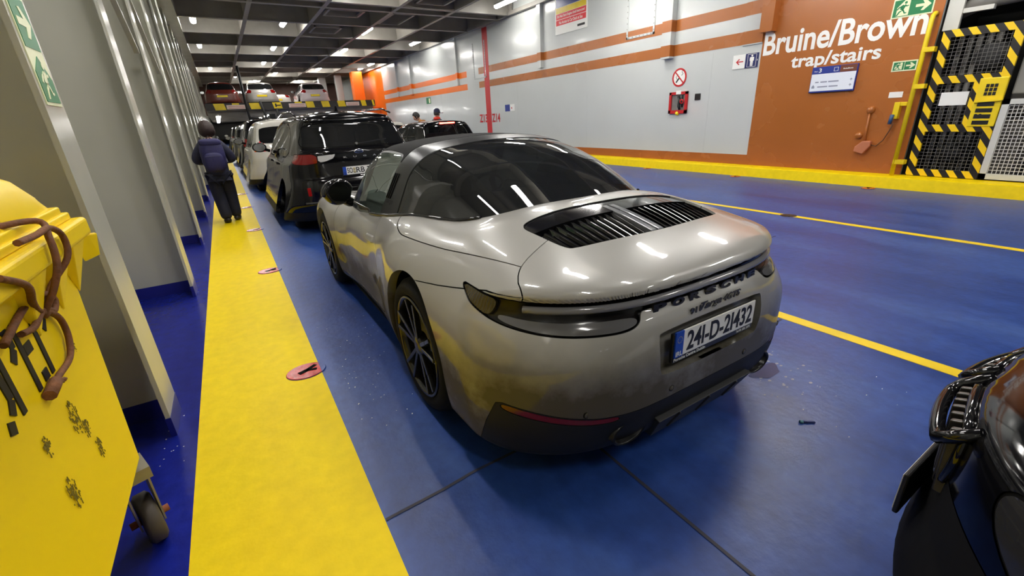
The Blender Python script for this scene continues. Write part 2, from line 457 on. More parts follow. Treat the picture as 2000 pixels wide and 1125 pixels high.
# kerb
mb = MB()
mb.prism([(KERBX, 0), (KERBX+.04, .175), (KERBX+.07, .19), (WALLX+.02, .20), (WALLX+.02, 0)], lambda u, v: (u, Y0, v), lambda u, v: (u, Y1, v))
struct('trim_4', mb, M_walk)
# left hull plate and deep web frames
mb = MB(); mb.box(-1.56, -1.46, Y0, Y1, 0, 5.6); struct('wall_left', mb, M_frame)
FR = [2.76+2.36*k for k in range(-3, 34)]
for i, yk in enumerate(FR):
    mb = MB()
    mb.box(-1.46, -.555, yk-.008, yk+.008, .11, 4.75)
    mb.box(-.565, -.545, yk-.255, yk+.012, .11, 4.75)
    mb.m = 1
    mb.box(-1.46, -.553, yk-.010, yk+.010, 0, .11); mb.box(-.568, -.543, yk-.258, yk+.014, 0, .11)
    mb.m = 0
    if i in (5, 6, 7, 8):
        mb.bar((-.60, yk-.3, 2.35), (-.60, yk-2.2, 3.4), .05, .05)
    struct('hull_frame', mb, [M_frame, M_bluebase])
# longitudinal girder above the frames
mb = MB(); mb.box(-1.46, -.27, 12.2, Y1, 4.62, 5.5); struct('trim_5', mb, M_frame)
# ceiling plate, cross beams, stringers
mb = MB(); mb.box(-1.6, WALLX+3, Y0, Y1, 5.48, 5.6); struct('ceiling', mb, M_ceil)
BY = [-6, -3.2, -.6, 2.1, 4.7, 7.3, 9.9, 12.6, 15.2, 15.95, 18.42, 21.08, 23.7, 26.4, 29.1, 31.8]+[34.5+2.7*k for k in range(21)]
for yk in BY:
    mb = MB(); mb.box(-1.46, WALLX, yk, yk+.03, 4.76, 5.48); mb.box(-1.46, WALLX, yk-.06, yk+.09, 4.74, 4.765)
    struct('ceiling_beam', mb, M_beam)
for xk in (1.52, 3.50, 5.62, 7.50):
    mb = MB(); mb.box(xk, xk+.025, Y0, Y1, 4.80, 5.48); mb.box(xk-.05, xk+.075, Y0, Y1, 4.745, 4.772)
    struct('ceiling_stringer', mb, M_beam)
for (xa, xb, ya, yb) in ((3.75, 4.9, 16.4, 17.4), (5.8, 6.6, 16.4, 18.2), (3.8, 4.8, 19.3, 20.6), (6.0, 7.0, 13.2, 14.9)):   # hatch frames under the deck
    mb = MB()
    for a in ((xa, xb, ya, ya+.07), (xa, xb, yb-.07, yb), (xa, xa+.07, ya, yb), (xb-.07, xb, ya, yb)): mb.box(*a, 4.80, 4.86)
    struct('ceiling_beam', mb, M_beam)
# walls right, ahead, astern
mb = MB()
mb.box(WALLX, WALLX+.05, 3.03, Y1, 0, 5.6); struct('wall_right', mb, M_wall)
mb = MB(); mb.box(WALLX, WALLX+.05, Y0, -3.0, 0, 5.6); struct('wall_right', mb, M_wall)
mb = MB(); mb.box(-1.6, WALLX+3, Y1, Y1+.1, 0, 5.6); struct('wall_front', mb, M_frame)
mb = MB(); mb.box(-1.6, WALLX+3, Y0-.1, Y0, 0, 5.6); struct('wall_back', mb, M_wall)
# niche behind the gate
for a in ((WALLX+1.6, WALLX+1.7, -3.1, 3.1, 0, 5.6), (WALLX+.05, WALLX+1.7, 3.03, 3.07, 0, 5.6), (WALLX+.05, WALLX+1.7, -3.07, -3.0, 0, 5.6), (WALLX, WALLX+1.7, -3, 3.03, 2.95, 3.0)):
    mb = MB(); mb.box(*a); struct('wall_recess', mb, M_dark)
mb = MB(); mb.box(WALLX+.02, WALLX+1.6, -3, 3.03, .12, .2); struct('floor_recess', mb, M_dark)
# paint fields on the right wall: thin coats over the plate
def coat(n, y0, y1, z0, z1, m, t=.004):
    mb = MB(); mb.box(WALLX-t, WALLX+.01, y0, y1, z0, z1); return struct(n, mb, m)
coat('trim_6', 3.03, 5.80, .2, 5.5, M_brown)
coat('trim_7', 5.80, 31.0, .2, .41, M_brown)
coat('trim_8', 5.80, 17.9, 2.60, 2.84, M_brown); coat('trim_9', 5.80, 17.9, 3.12, 3.36, M_brown)
coat('trim_10', 19.0, 31.0, 2.60, 2.84, M_orange); coat('trim_11', 19.0, 31.0, 3.10, 3.34, M_orange)
coat('trim_12', 31.0, 36.0, .2, 5.5, M_orange)
coat('trim_13', 17.02, 17.42, .41, 4.72, M_redpaint, .006)
# box ribs, welded strips, riveted hatch covers on the wall
def rib(n, y0, y1, z0, z1, t, bands=True, m=M_wall):
    mb = MB(); mb.box(WALLX-t, WALLX+.01, y0, y1, z0, z1)
    mats = [m]
    if bands:
        mats.append(M_brown if y0 < 18 else M_orange); mb.m = 1
        for a, b in ((2.60, 2.84), (3.12, 3.36)):
            if b > z0: mb.box(WALLX-t-.003, WALLX, y0-.003, y1+.003, max(a, z0), b)
    return struct(n, mb, mats)
rib('trim_14', 7.98, 8.25, 2.56, 5.5, .16); rib('trim_15', 13.3, 13.5, 2.9, 5.5, .12); rib('trim_16', 19.75, 19.9, 2.84, 5.5, .10)
rib('trim_17', 25.6, 25.9, 2.8, 5.5, .12); rib('trim_18', 28.0, 28.15, 2.8, 5.5, .10); rib('trim_19', 5.55, 5.80, 2.75, 5.5, .18, False, M_brown)
rib('trim_20', 5.80, 6.22, 2.58, 5.5, .03)
def hatch(n, y0, y1, z0, z1):
    mb = MB(); t = WALLX-.02
    for a in ((y0, y0+.05, z0, z1), (y1-.05, y1, z0, z1), (y0, y1, z0, z0+.05)): mb.box(t, WALLX, *a)
    mb.m = 1
    for k in range(14):
        for yy in (y0+.025, y1-.025): mb.lathe([(0, -.006), (.012, -.006), (.012, 0)], (t, yy, z0+.1+k*(z1-z0-.12)/13), 'x', 8)
    for k in range(7): mb.lathe([(0, -.006), (.012, -.006), (.012, 0)], (t, y0+.1+k*(y1-y0-.2)/6, z0+.025), 'x', 8)
    return struct(n, mb, [M_wall, M_pipe])
hatch('wall_hatch', 8.62, 9.56, 3.18, 5.0); hatch('wall_hatch', 17.25, 18.3, 2.95, 4.3)
mb = MB(); mb.box(WALLX-.16, WALLX, 3.1, Y1, 4.74, 4.86); mb.box(WALLX-.10, WALLX-.06, 15, Y1, 4.86, 5.5); struct('trim_21', mb, M_beam)
for yy in (6.9, 11.1, 15.0, 21.9, 24.0): coat('wall_seam', yy, yy+.012, .41, 2.6, M_wall, .003)
mb = MB(); mb.box(WALLX-.002, WALLX+.01, 5.8, 31, 1.32, 1.328); struct('wall_seam', mb, M_wall)

# lamps: fluorescent fittings hung between the beams
LAMPS = [(.11, 19.3), (2.8, 19.2), (.13, 24.8), (3.0, 25.0), (3.0, 30.6), (.4, 33.4), (6.2, 25.5), (6.4, 33.5), (8.8, 22.3), (8.8, 14.1), (9.0, 30.6), (9.0, 33.0), (1.8, 38.2), (4.1, 36.2), (4.3, 13.9),
         (.2, 13.6), (2.7, 13.2), (.2, 8.3), (2.8, 8.3), (6.0, 8.6), (8.1, 8.6), (.3, 3.0), (2.8, 3.0), (5.9, 3.2), (8.1, 3.2), (.3, -2.2), (3.5, .5), (6.0, -2.2), (8.8, -2.2), (1.5, 5.8), (5.9, 20.0),  # the one just behind right of the sports car is added to brighten its lid
         (6.5, -6.5), (.5, 46.0), (3.2, 42.0), (6.4, 42.0), (3.2, 50.0), (7.0, 50.0)]
M_glowdim = mat('lamp_glow_dimmed', (1.0, .97, .92, 1), .5, emit=LAMP_POWER*.5)  # glow turned down along the right wall so the wall does not burn out
def make_lamp(glow):
    t = thing('ceiling_lamp', 'lit tube lamp hung under the ceiling between two cross beams', 'lamp', (0, 0, 0))
    mb = MB(); mb.box(-.09, .09, -.62, .62, .045, .11); mb.box(-.015, .015, -.4, -.37, .11, .62); mb.box(-.015, .015, .37, .40, .11, .62)
    mb.build('housing', M_lampbody, t, bevel=.01)
    mb = MB(); mb.prism([(-.085, .045), (-.07, -.01), (-.03, -.035), (.03, -.035), (.07, -.01), (.085, .045)], lambda u, v: (u, -.60, v), lambda u, v: (u, .60, v))
    mb.build('diffuser', glow, t)
    return t
lamp0 = make_lamp(M_glow); lampw = None
for i, (lx, ly) in enumerate(LAMPS):
    side = 'over the yellow walkway' if lx < 1.2 else ('over the sports car row' if lx < 3.5 else ('over the middle lane' if lx < 7.4 else 'along the right hand wall'))
    where = 'near' if ly < 16 else ('mid way along the hold' if ly < 28 else 'far down the hold')
    if lx > 8 and ly > 12:
        o = dup(lampw) if lampw else make_lamp(M_glowdim); lampw = lampw or o
    else: o = lamp0 if i == 0 else dup(lamp0)
    o.location = (lx, ly, 4.85); o['group'] = 'ceiling tube lamps'
    o['label'] = 'lit tube lamp '+side+', '+{'near': 'nearest stretch', 'mid way along the hold': 'middle stretch', 'far down the hold': 'far stretch'}[where]+' of ceiling'

# ------------------------------------------------ raised car deck at the far end
mb = MB(); mb.box(-.35, 9.0, 31.06, 70, 2.46, 2.56); struct('floor_upper', mb, M_ceil)
for k in range(12):
    mb = MB(); mb.box(-.35, 9.0, 31.6+k*3.0, 31.66+k*3.0, 2.28, 2.46); struct('ceiling_beam', mb, M_beam)
edge = thing('deck_edge_barrier', 'black and yellow striped edge beam of the raised car deck', 'barrier', (0, 31, 2.5))
mb = MB(); mb.box(-.34, 9.0, 0, .06, 0, .34); mb.build('edge_beam', mat('edge_black', srgb(42, 40, 38), .5), edge)
yl = [(.10, .62), (1.85, 2.35), (3.05, 3.5), (4.85, 5.3), (5.75, 6.2), (6.7, 7.15), (8.15, 8.45), (8.85, 8.97), (.95, 1.3), (4.2, 4.6)]
for i, (a, b) in enumerate(yl):
    mb = MB(); mb.hexa([(a, -.006, 0), (b, -.006, 0), (b, 0, 0), (a, 0, 0), (a-.06, -.006, .335), (b-.06, -.006, .335), (b-.06, 0, .335), (a-.06, 0, .335)] if i < 8 else
                       [(a, -.006, .26), (b, -.006, .26), (b, 0, .26), (a, 0, .26), (a, -.006, .335), (b, -.006, .335), (b, 0, .335), (a, 0, .335)])
    mb.build('yellow_band', M_yellow, edge)
for (a, b) in ((.66, 1.6), (3.86, 4.80), (7.17, 7.98)):
    mb = MB(); mb.box(a, b, -.008, 0, .03, .25); n = mb.build('notice_panel', mat('notice_pale', srgb(225, 205, 195), .5), edge)
    mb = MB()
    for k in range(2): mb.box(a+.08, b-.08, -.010, -.007, .07+.09*k, .10+.09*k)
    mb.build('notice_line', mat('notice_red', srgb(190, 120, 110), .5), n)
mb = MB(); mb.box(3.12, 3.2, -.009, 0, .08, .27); mb.box(3.2, 3.42, -.009, 0, .14, .2); mb.bar((3.40, -.005, .27), (3.48, -.005, .06), .03, .008); mb.build('stencil_mark', M_ink, edge)
hoist = thing('deck_hoist', 'dark lifting frame with three posts below and past the striped deck edge', 'hoist', (2.4, 30.6, 0))
def strut(pts, r):
    mb = MB(); mb.tube([(p[0]-2.4, p[1]-30.6, p[2]) for p in pts], r, 8); mb.build('post', M_plastic, hoist)
strut([(1.62, 30.6, 4.7), (1.62, 30.6, 2.4), (1.75, 30.5, 0)], .07)
strut([(2.35, 30.7, 2.9), (2.55, 30.6, 1.6), (2.6, 30.6, 0)], .06)
strut([(3.15, 30.8, 2.5), (3.25, 30.7, 0)], .07)
mb = MB(); mb.bar((-.7, -.05, 1.95), (.8, .1, 1.75), .12, .25); mb.box(-.4, -.1, -.2, .2, 1.5, 2.0); mb.box(.25, .55, -.2, .2, 1.35, 2.2); mb.build('frame', M_plastic, hoist)
under = thing('under_deck_lamp', 'small lit lamp under the raised car deck', 'lamp', (0, 0, 2.22), 0, 'lamps under the raised deck')
mb = MB(); mb.lathe([(0, -.05), (.10, -.04), (.12, 0)], (0, 0, 0), 'z', 14); mb.build('diffuser', mat('lamp_glow_small', (1, .97, .92, 1), .5, emit=LAMP_POWER*1.2), under)
mb = MB(); mb.lathe([(.12, 0), (.13, .04), (.02, .06), (.02, .245), (0, .245)], (0, 0, 0), 'z', 14); mb.build('housing', M_lampbody, under)
first = True
for lx, ys in ((.15, [32.2, 35, 38, 41, 44, 48, 52, 57]), (2.9, [33, 36, 41, 47, 55]), (5.6, [32.6, 36.4, 42]), (7.6, [33.0, 37])):
    for yy in ys:
        o = under if first else dup(under); first = False
        o.location = (lx, yy, 2.22)
        o['label'] = 'small lit lamp under the raised car deck, '+('above the walkway' if lx < 1 else 'above the left row' if lx < 4 else 'above the middle row' if lx < 7 else 'nearest the orange wall')
# pillars beside the raised deck
def pillar(n, x0, x1, y0, y1, z0, z1, m): mb = MB(); mb.box(x0, x1, y0, y1, z0, z1); struct(n, mb, m, bevel=.03)
pillar('pillar_1', 8.45, 9.15, 33.6, 34.2, 2.56, 4.74, M_orange); pillar('pillar_2', 7.85, 8.3, 36, 36.4, 2.56, 4.74, M_wall); pillar('pillar_3', 7.0, 7.5, 37.5, 38, 2.56, 4.74, M_wall)
pillar('pillar_4', 8.7, 9.6, 32.2, 33.0, 0, 2.46, M_orange)
mb = MB(); mb.box(-1.4, 9.6, 44, 44.1, 2.56, 4.8); struct('wall_upper', mb, mat('rust_dark', srgb(88, 62, 54), .6, var=.3, vscale=1.5))
# ---------------------------------------------------------------- the grey sports car
def nonuni(knots, n):
    """n samples over [0,1] with density knots [(t, weight)]"""
    t = np.linspace(0, 1, 4000); wgt = np.interp(t, [k[0] for k in knots], [k[1] for k in knots])
    c = np.concatenate([[0], np.cumsum((wgt[1:]+wgt[:-1])/2)]); c /= c[-1]
    return np.interp(np.linspace(0, 1, n), c, t)
_P = pchip([-1.2,-.8,-.4,0,.35,.7,1.0,1.5,1.9,2.3,2.5,2.9,3.4], [.87,.905,.925,.93,.918,.878,.858,.855,.872,.898,.898,.875,.80])
_Tc = pchip([-1.2,-1.04,-.95,-.75,-.5,-.25,.2,.6,1.2,1.8,2.2,2.6,3.0,3.3,3.5], [.80,.872,.905,.965,1.02,1.045,1.045,1.0,.94,.90,.865,.80,.72,.62,.48])
_Te = pchip([-1.2,-1.04,-.85,-.6,-.3,.1,.4,.8,1.3,1.8,2.1,2.45,2.8,3.1,3.5], [.76,.815,.848,.880,.908,.930,.940,.935,.905,.880,.885,.885,.82,.70,.48])
_R0 = pchip([.10,.16,.22,.30,.36,.45,.56,.66,.735,.765,.80,.828,.846,.875,.92,1.1], [-.88,-.95,-1.01,-1.045,-1.055,-1.06,-1.06,-1.045,-1.025,-1.005,-.995,-.997,-1.03,-1.035,-.98,-.72])
_ZB = pchip([-1.2,-.9,-.5,.5,2.0,3.0,3.6], [.16,.16,.15,.15,.15,.15,.20])
def F911(x, y, z):
    ax = np.abs(x)
    haunch = sstep(.75, .1, y)
    k = 0.62*(1-haunch)+0.42*haunch
    zz = np.clip(z-.55, 0, None)
    W = _P(y)-k*zz**2-0.35*np.clip(.42-z, 0, None)**2*2
    # slight hollow low in the doors
    W = W-0.018*np.exp(-((z-.40)/.09)**2)*sstep(.55, .85, y)*sstep(2.1, 1.8, y)
    t = ax/.78
    T = _Tc(y)+(_Te(y)-_Tc(y))*np.minimum(t, 1.3)**(2.2+.9*sstep(0, -.3, y))
    a = smax(ax-W, z-T, .20)
    R = _R0(z)+(0.50-.10*sstep(.80, .6, z))*(ax/.92)**(3.6+1.0*sstep(.80, .6, z))
    b = smax(a, R-y, .09)
    Fr = 3.42-.55*(ax/.9)**2.6-1.2*np.clip(z-.5, 0, None)**2
    b = smax(b, y-Fr, .2)
    return smax(b, _ZB(y)-z, .06)
_Tg = pchip([-.8,-.6,-.4,-.2,0,.2,.45,.75,1.0,1.3,1.48,1.75,2.1,2.3], [.72,.85,.965,1.07,1.165,1.245,1.31,1.338,1.342,1.325,1.275,1.10,.87,.74])
_Wg = pchip([-.9,-.5,-.25,0,.3,.6,.9,1.4,1.7,1.9,2.2], [.30,.47,.565,.640,.695,.718,.728,.728,.715,.68,.55])
def G911(x, y, z):
    ax = np.abs(x)
    Wb = _Wg(y)-(z-.92)*.42-.25*np.clip(z-1.1, 0, None)**2
    # rear glass tapers more with height
    T = _Tg(y)-(.10-.035*sstep(.4, .8, y))*(ax/.6)**2.2-0.08*(ax/.6)**2*sstep(1.45, 1.8, y)
    a = smax(ax-Wb, z-T, .16-.05*sstep(.4, .8, y))
    return smax(a, .55-z, .05)
def grille_poly():
    q = [(0,-.365),(.30,-.372),(.455,-.39),(.500,-.42),(.50,-.50),(.475,-.685),(.43,-.715),(.20,-.742),(0,-.75)]
    return chaikin(np.array(q+[(-a, b) for a, b in q[-2:0:-1]]), 2)
LAMP_POLY = [(-.05,.824),(.95,.824),(1.20,.832),(1.33,.837),(1.425,.842),(1.38,.81),(1.31,.778),(1.20,.752),(1.05,.733),(.85,.718),(.60,.714),(.50,.715),(.455,.724),(.437,.740),(.44,.760),(.42,.772),(-.05,.772)]
def U911(m): return np.abs(m.x)+np.clip(m.y+1.06, 0, None)

def build_sports_car():
    root = thing('sports_car', 'dusty light grey sports car with black fabric roof parked in the middle', 'car', (1.51, 1.99, 0))
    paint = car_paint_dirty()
    th = nonuni([(0,2.2),(.12,2.2),(.2,3.2),(.32,2.4),(.45,.6),(.55,.6),(.68,2.4),(.8,3.2),(.88,2.2),(1,2.2)], 430)[:-1]*2*PI
    hemi = nonuni([(0,1.2),(.35,2.4),(.7,2.4),(1,.9)], 180)*PI/2
    cyl = nonuni([(0,1),(.45,1),(1,.45)], 150)[1:-1]
    B = raycast(F911, -.62, 2.75, .52, th, cyl, hemi, front=np.linspace(0, PI/2, 46))
    def circ(yc, zc, r): return lambda m: np.maximum(np.hypot(m.y-yc, m.z-zc)-r, .45-np.abs(m.x))
    arch_r, arch_f = circ(0, .362, .405), circ(2.42, .350, .385)
    _, B = clip(B, arch_r(B)); _, B = clip(B, arch_f(B))
    lips = None
    for yc, zc, r in ((0, .362, .405), (2.42, .350, .385)):
        kp = lambda p: (np.abs(np.hypot(p[:, 1]-yc, p[:, 2]-zc)-r) < .004) & (np.abs(p[:, 0]) > .5)
        q = rim(B, .05, keep=kp, direction=lambda v: np.stack([-np.sign(v[:, 0]), 0*v[:, 0], 0*v[:, 0]], 1))
        lips = q if lips is None else lips.join(q)
    seams = []
    def cutp(gf, gap=.0045):
        nonlocal B
        a, s, B2 = part(B, gf, gap); seams.append(s); B = B2
        return a
    # black lower valance with reflectors
    vp = [(-.2,.388),(.42,.388),(.60,.398),(.80,.418),(1.0,.44),(1.13,.452),(1.17,.444),(1.24,.34),(1.31,.20),(1.34,.05),(-.2,.05)]
    val = cutp(lambda m: np.maximum(sdf(vp, U911(m), m.z), m.y+.40), .003)
    rp = chaikin([(.52,.390),(.62,.394),(.80,.412),(1.0,.434),(1.12,.445),(1.15,.436),(1.12,.418),(1.0,.404),(.80,.385),(.62,.370),(.52,.368)], 1)
    refl, s, val = part(val, lambda m: sdf(rp, U911(m), m.z), .003); seams.append(s)
    # tail lamp band
    lamp = cutp(lambda m: np.maximum(sdf(chaikin(LAMP_POLY, 2), U911(m), m.z), m.y+.2))
    # plate recess
    pp = chaikin([(-.300,.685),(.325,.685),(.345,.66),(.320,.525),(.285,.497),(-.285,.497),(-.318,.525),(-.318,.66)], 2)
    hole, B = clip(B, np.maximum(sdf(pp, B.x, B.z), B.y+.7))
    # engine grille
    gp = grille_poly()
    ghole, B = clip(B, np.maximum(sdf(gp, B.x, B.y), .75-B.z))
    # rear lid
    lp = [(-.25,-.55),(-.40,-.56),(-.49,-.595),(-.56,-.618),(-.64,-.648),(-.69,-.68),(-.73,-.74),(-.76,-.9),(-.76,-1.3),(0,-1.4)]
    lp = chaikin(np.array(lp+[(-a, b) for a, b in lp[-2::-1]]+[(.2,-.53),(-.2,-.53)]), 1)
    lid = cutp(lambda m: np.maximum(sdf(lp, m.x, m.y), .80-m.z))
    # roof cover panel between glass and lid
    cp = [(-.66,.60),(-.765,.50),(-.812,.33),(-.812,.2),(-.795,-.03),(-.755,-.31),(-.70,-.55),(-.64,-.74),(-.5,-.76)]
    cp = chaikin(np.array(cp+[(-a, b) for a, b in cp[::-1]]), 2)
    cover = cutp(lambda m: np.maximum(sdf(cp, m.x, m.y), .78-m.z))
    # rear bumper
    bp = [(-.02,.745),(-.30,.785),(-.62,.842),(-.8,.845),(-1.3,.84),(-1.3,.0),(-.02,.0)]
    bumper = cutp(lambda m: sdf(bp, m.y, m.z))
    doors = []
    dp = chaikin([(.93,.99),(.87,.90),(.77,.78),(.67,.62),(.635,.48),(.66,.34),(.74,.268),(1.0,.262),(1.7,.262),(1.86,.30),(1.93,.45),(1.96,.70),(1.93,.99)], 2)
    for sgn in (-1, 1):
        doors.append(cutp(lambda m: np.maximum(sdf(dp, m.y, m.z), .45-m.x*sgn)))
    sk = [(.42,.0),(.42,.24),(.5,.235),(1.95,.235),(2.02,.24),(2.02,0)]
    sill = cutp(lambda m: np.maximum(sdf(sk, m.y, m.z), .4-np.abs(m.x)), .003)
    hoodp = [(-.62,1.9),(-.60,2.4),(-.52,2.95),(-.3,3.2),(.3,3.2),(.52,2.95),(.60,2.4),(.62,1.9)]
    hood = cutp(lambda m: np.maximum(sdf(chaikin(hoodp, 2), m.x, m.y), .55-m.z))
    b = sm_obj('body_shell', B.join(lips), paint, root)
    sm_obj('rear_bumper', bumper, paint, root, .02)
    # recess walls
    r = rim(hole, .05, direction=(0, 1, 0))
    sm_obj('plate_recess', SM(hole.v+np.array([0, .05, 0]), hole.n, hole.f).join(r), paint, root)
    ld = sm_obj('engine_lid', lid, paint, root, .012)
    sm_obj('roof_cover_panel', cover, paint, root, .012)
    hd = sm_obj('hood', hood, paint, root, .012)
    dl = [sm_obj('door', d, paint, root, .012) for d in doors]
    sm_obj('side_sill', sill, M_satin, root)
    sj = seams[0]
    for s in seams[1:]: sj = sj.join(s)
    sm_obj('panel_gap', push(sj, -.006), M_seam, root)
    vo = sm_obj('rear_valance', val, M_plastic, root, .02); [sm_obj('reflector', q_, mat('reflector_red', (0.12, 0.006, 0.005, 1), 0.15), vo) for q_ in clip(push(refl, -.002), refl.x)]
    # tail lamp: recessed dark band, with a grey light bar and lower lens
    def sub(m, lo_hi_poly): return clip(m, sdf(lo_hi_poly, U911(m), m.z))[0]
    lr = rim(lamp, .022)
    band = push(lamp, -.020).join(lr)
    lo = sm_obj('tail_lamp', band, mat('lamp_smoke', (0.010, 0.009, 0.009, 1), 0.18, spec=0.35), root)
    M_bar = mat('lamp_bar', srgb(118, 118, 122), 0.14, spec=0.6, coat=0.4)
    mb = MB(); pts = []
    for sx in np.linspace(-.93, .93, 61): pts.append(sx)
    def back_y(xv, zv):   # rear surface of the body at (x, z)
        lo_, hi_ = -1.3, .3
        for _ in range(30):
            md = (lo_+hi_)/2
            if F911(np.array([xv]), np.array([md]), np.array([zv]))[0] > 0: lo_ = md
            else: hi_ = md
        return hi_
    mb.tube([(xv, back_y(xv, .800)-.011+.008*abs(xv), .800) for xv in np.linspace(-.735, .735, 57)], [.0145]*57, 10)
    mb.build('light_bar', M_bar, lo)
    lensp = chaikin([(1.16,.775),(1.0,.762),(.8,.756),(.6,.755),(.50,.755),(.455,.748),(.455,.732),(.51,.721),(.6,.719),(.85,.723),(1.03,.738),(1.16,.756)], 2)
    ll = push(sub(lamp, lensp), .002)
    for q_ in clip(ll, ll.x): sm_obj('lower_lens', q_, mat('lamp_grey', srgb(92, 92, 94), 0.12, spec=0.6, coat=0.4), lo, .02)
    ambp = chaikin([(1.415,.841),(1.36,.805),(1.30,.782),(1.22,.762),(1.18,.79),(1.17,.822),(1.25,.829)], 1)
    am = sub(lamp, ambp)
    mr = MB()
    for q_ in clip(push(am, -.001), am.x): sm_obj('turn_lens', q_, ribbed_lens(), lo, .015)
    # letters under the bar
    mb = MB(); x0 = -.315
    for i, ch in enumerate('PORSCHE'):
        xc = x0+i*.0965
        def fn(u, v, d, xc=xc):
            xv = xc+u; zv = (.750+v)
            return (xv, back_y(xv, .78)-.002-d+.004, zv)
        text_on(mb, ch, .066, .032, fn, bold=.05, depth=.018)
    mb.build('rear_lettering', M_satin, ld, weld=False)
    # script badge
    mb = MB()
    def fb(u, v, d): return (-.140+u, back_y(-.140+u, .712)-.001-d, .705+v)
    text_on(mb, '911', .062, .026, fb, bold=.03, depth=.004)
    def fb2(u, v, d): return (-.080+u, back_y(-.080+u, .712)-.001-d, .698+v)
    text_on(mb, 'Targa', .135, .040, fb2, bold=.012, shear=.45, depth=.004)
    def fb3(u, v, d): return (.065+u, back_y(.065+u, .712)-.001-d, .707+v)
    text_on(mb, '4GTS', .115, .028, fb3, bold=.02, shear=.25, depth=.004)
    mb.build('script_badge', mat('badge_dark', (0.03, 0.03, 0.032, 1), 0.25), root, weld=False)
    # number plate
    Yp = -1.058
    mb = MB(); mb.box(-.250, .272, Yp+.002, Yp+.02, .534, .660)
    ph = mb.build('number_plate', M_satin, root, bevel=.004)
    mb = MB(); mb.box(-.246, .266, Yp-.003, Yp+.004, .560, .668); mb.build('plate_face', M_plate, ph, bevel=.003)
    mb = MB(); mb.box(-.246, -.200, Yp-.0045, Yp+.003, .560, .668); mb.build('country_band', M_eublue, ph)
    mb = MB()
    text_on(mb, '24I-D-2I432', .425, .084, lambda u, v, d: (-.178+u, Yp-.0035-d, .573+v), bold=.02, depth=.001)
    mb.build('plate_number', M_ink, ph, weld=False)
    mb = MB()
    text_on(mb, 'IRL', .036, .020, lambda u, v, d: (-.241+u, Yp-.005-d, .566+v), bold=.01, depth=.001)
    mb.build('country_code', M_white, ph, weld=False); mb = MB()
    text_on(mb, 'Porsche Centre Dublin', .19, .013, lambda u, v, d: (-.242+u, Yp+.0012-d, .541+v), bold=.015, depth=.001)
    mb.build('dealer_text', M_white, ph, weld=False); mb = MB()
    text_on(mb, 'Tel 01 235 3375', .10, .011, lambda u, v, d: (.155+u, Yp+.0012-d, .542+v), bold=.012, depth=.001)
    mb.build('phone_text', M_white, ph, weld=False); mb = MB()
    for k in range(12):
        a = 2*PI*k/12; mb.disc((-.223+.013*math.cos(a), Yp-.0052, .635+.013*math.sin(a)), .0018, 'y', 6)
    mb.build('star_ring', mat('star_yellow', srgb(225, 195, 60), .4), ph, weld=False)
    # engine grille: black tray, slats, centre fin
    def top_z(xv, yv):
        lo_, hi_ = .5, 1.3
        for _ in range(30):
            md = (lo_+hi_)/2
            if F911(np.array([xv]), np.array([yv]), np.array([md]))[0] > 0: hi_ = md
            else: lo_ = md
        return lo_
    tray = SM(ghole.v-np.array([0, 0, .075]), ghole.n, ghole.f).join(rim(ghole, .075, direction=(0, 0, -1)))
    gr = sm_obj('engine_grille', tray, M_satin, root)
    # flat black front panel of the grille
    fp = clip(ghole, np.maximum(sdf(gp, ghole.x, ghole.y)+.006, -.50-ghole.y+.03*(np.abs(ghole.x)/.5)**2*0))[0]
    sm_obj('front_panel', push(fp, -.006), M_black, gr, .03)
    mb = MB()
    for sg in (-1, 1):
        for k in range(11):
            xk = .052+k*.0395
            yb = -.748+.055*(xk/.45)**3; yf = -.50
            if xk > .43: yf = -.52
            q = []
            for t in np.linspace(0, 1, 7):
                yy = yf+(yb-yf)*t; xx = sg*(xk+.0-.02*t*(xk/.45))
                zt = top_z(xx, yy)-.012-.012*t
                q.append((xx, yy, zt))
            for i in range(6):
                a, b2 = q[i], q[i+1]
                hx = .0055; dz = .045
                mb.hexa([(a[0]-hx+sg*.02, a[1], a[2]-dz), (a[0]+hx+sg*.02, a[1], a[2]-dz), (b2[0]+hx+sg*.02, b2[1], b2[2]-dz), (b2[0]-hx+sg*.02, b2[1], b2[2]-dz),
                         (a[0]-hx, a[1], a[2]), (a[0]+hx, a[1], a[2]), (b2[0]+hx, b2[1], b2[2]), (b2[0]-hx, b2[1], b2[2])])
    mb.build('slats', M_black, gr, bevel=.002)
    mb = MB()
    for sg in (-1, 1):
        q = [(sg*.022, yy, top_z(sg*.022, yy)-.004) for yy in np.linspace(-.42, -.735, 8)]
        for i in range(7):
            a, b2 = q[i], q[i+1]; h = .0165
            mb.hexa([(a[0]-h, a[1], a[2]-.05), (a[0]+h, a[1], a[2]-.05), (b2[0]+h, b2[1], b2[2]-.05), (b2[0]-h, b2[1], b2[2]-.05),
                     (a[0]-h, a[1], a[2]), (a[0]+h, a[1], a[2]), (b2[0]+h, b2[1], b2[2]), (b2[0]-h, b2[1], b2[2])])
    mb.build('centre_fin', mat('fin_grey', srgb(110, 112, 116), 0.18, spec=0.7, coat=.5), gr, bevel=.004)
    # greenhouse
    th2 = np.linspace(0, 2*PI, 281)[:-1]
    Gm = raycast(G911, -.05, 1.5, .80, th2, np.linspace(0, 1, 130)[1:-1], np.linspace(0, PI/2, 60))
    _, Gm = clip(Gm, Gm.z-.84)
    gs = []
    # shift: bar and glass edges lean with |x|
    ar = lambda m: m.y-.09*np.clip(np.abs(m.x)/.65, 0, 1.2)**2
    af = lambda m: m.y-.03*np.clip(np.abs(m.x)/.5, 0, 1.2)**2-.13*np.clip((1.24-m.z)/.30, 0, 1.2)
    a, s, rest = part(Gm, lambda m: ar(m)-.515, .006); gs.append(s)     # rear glass: y below bar
    rglass = a
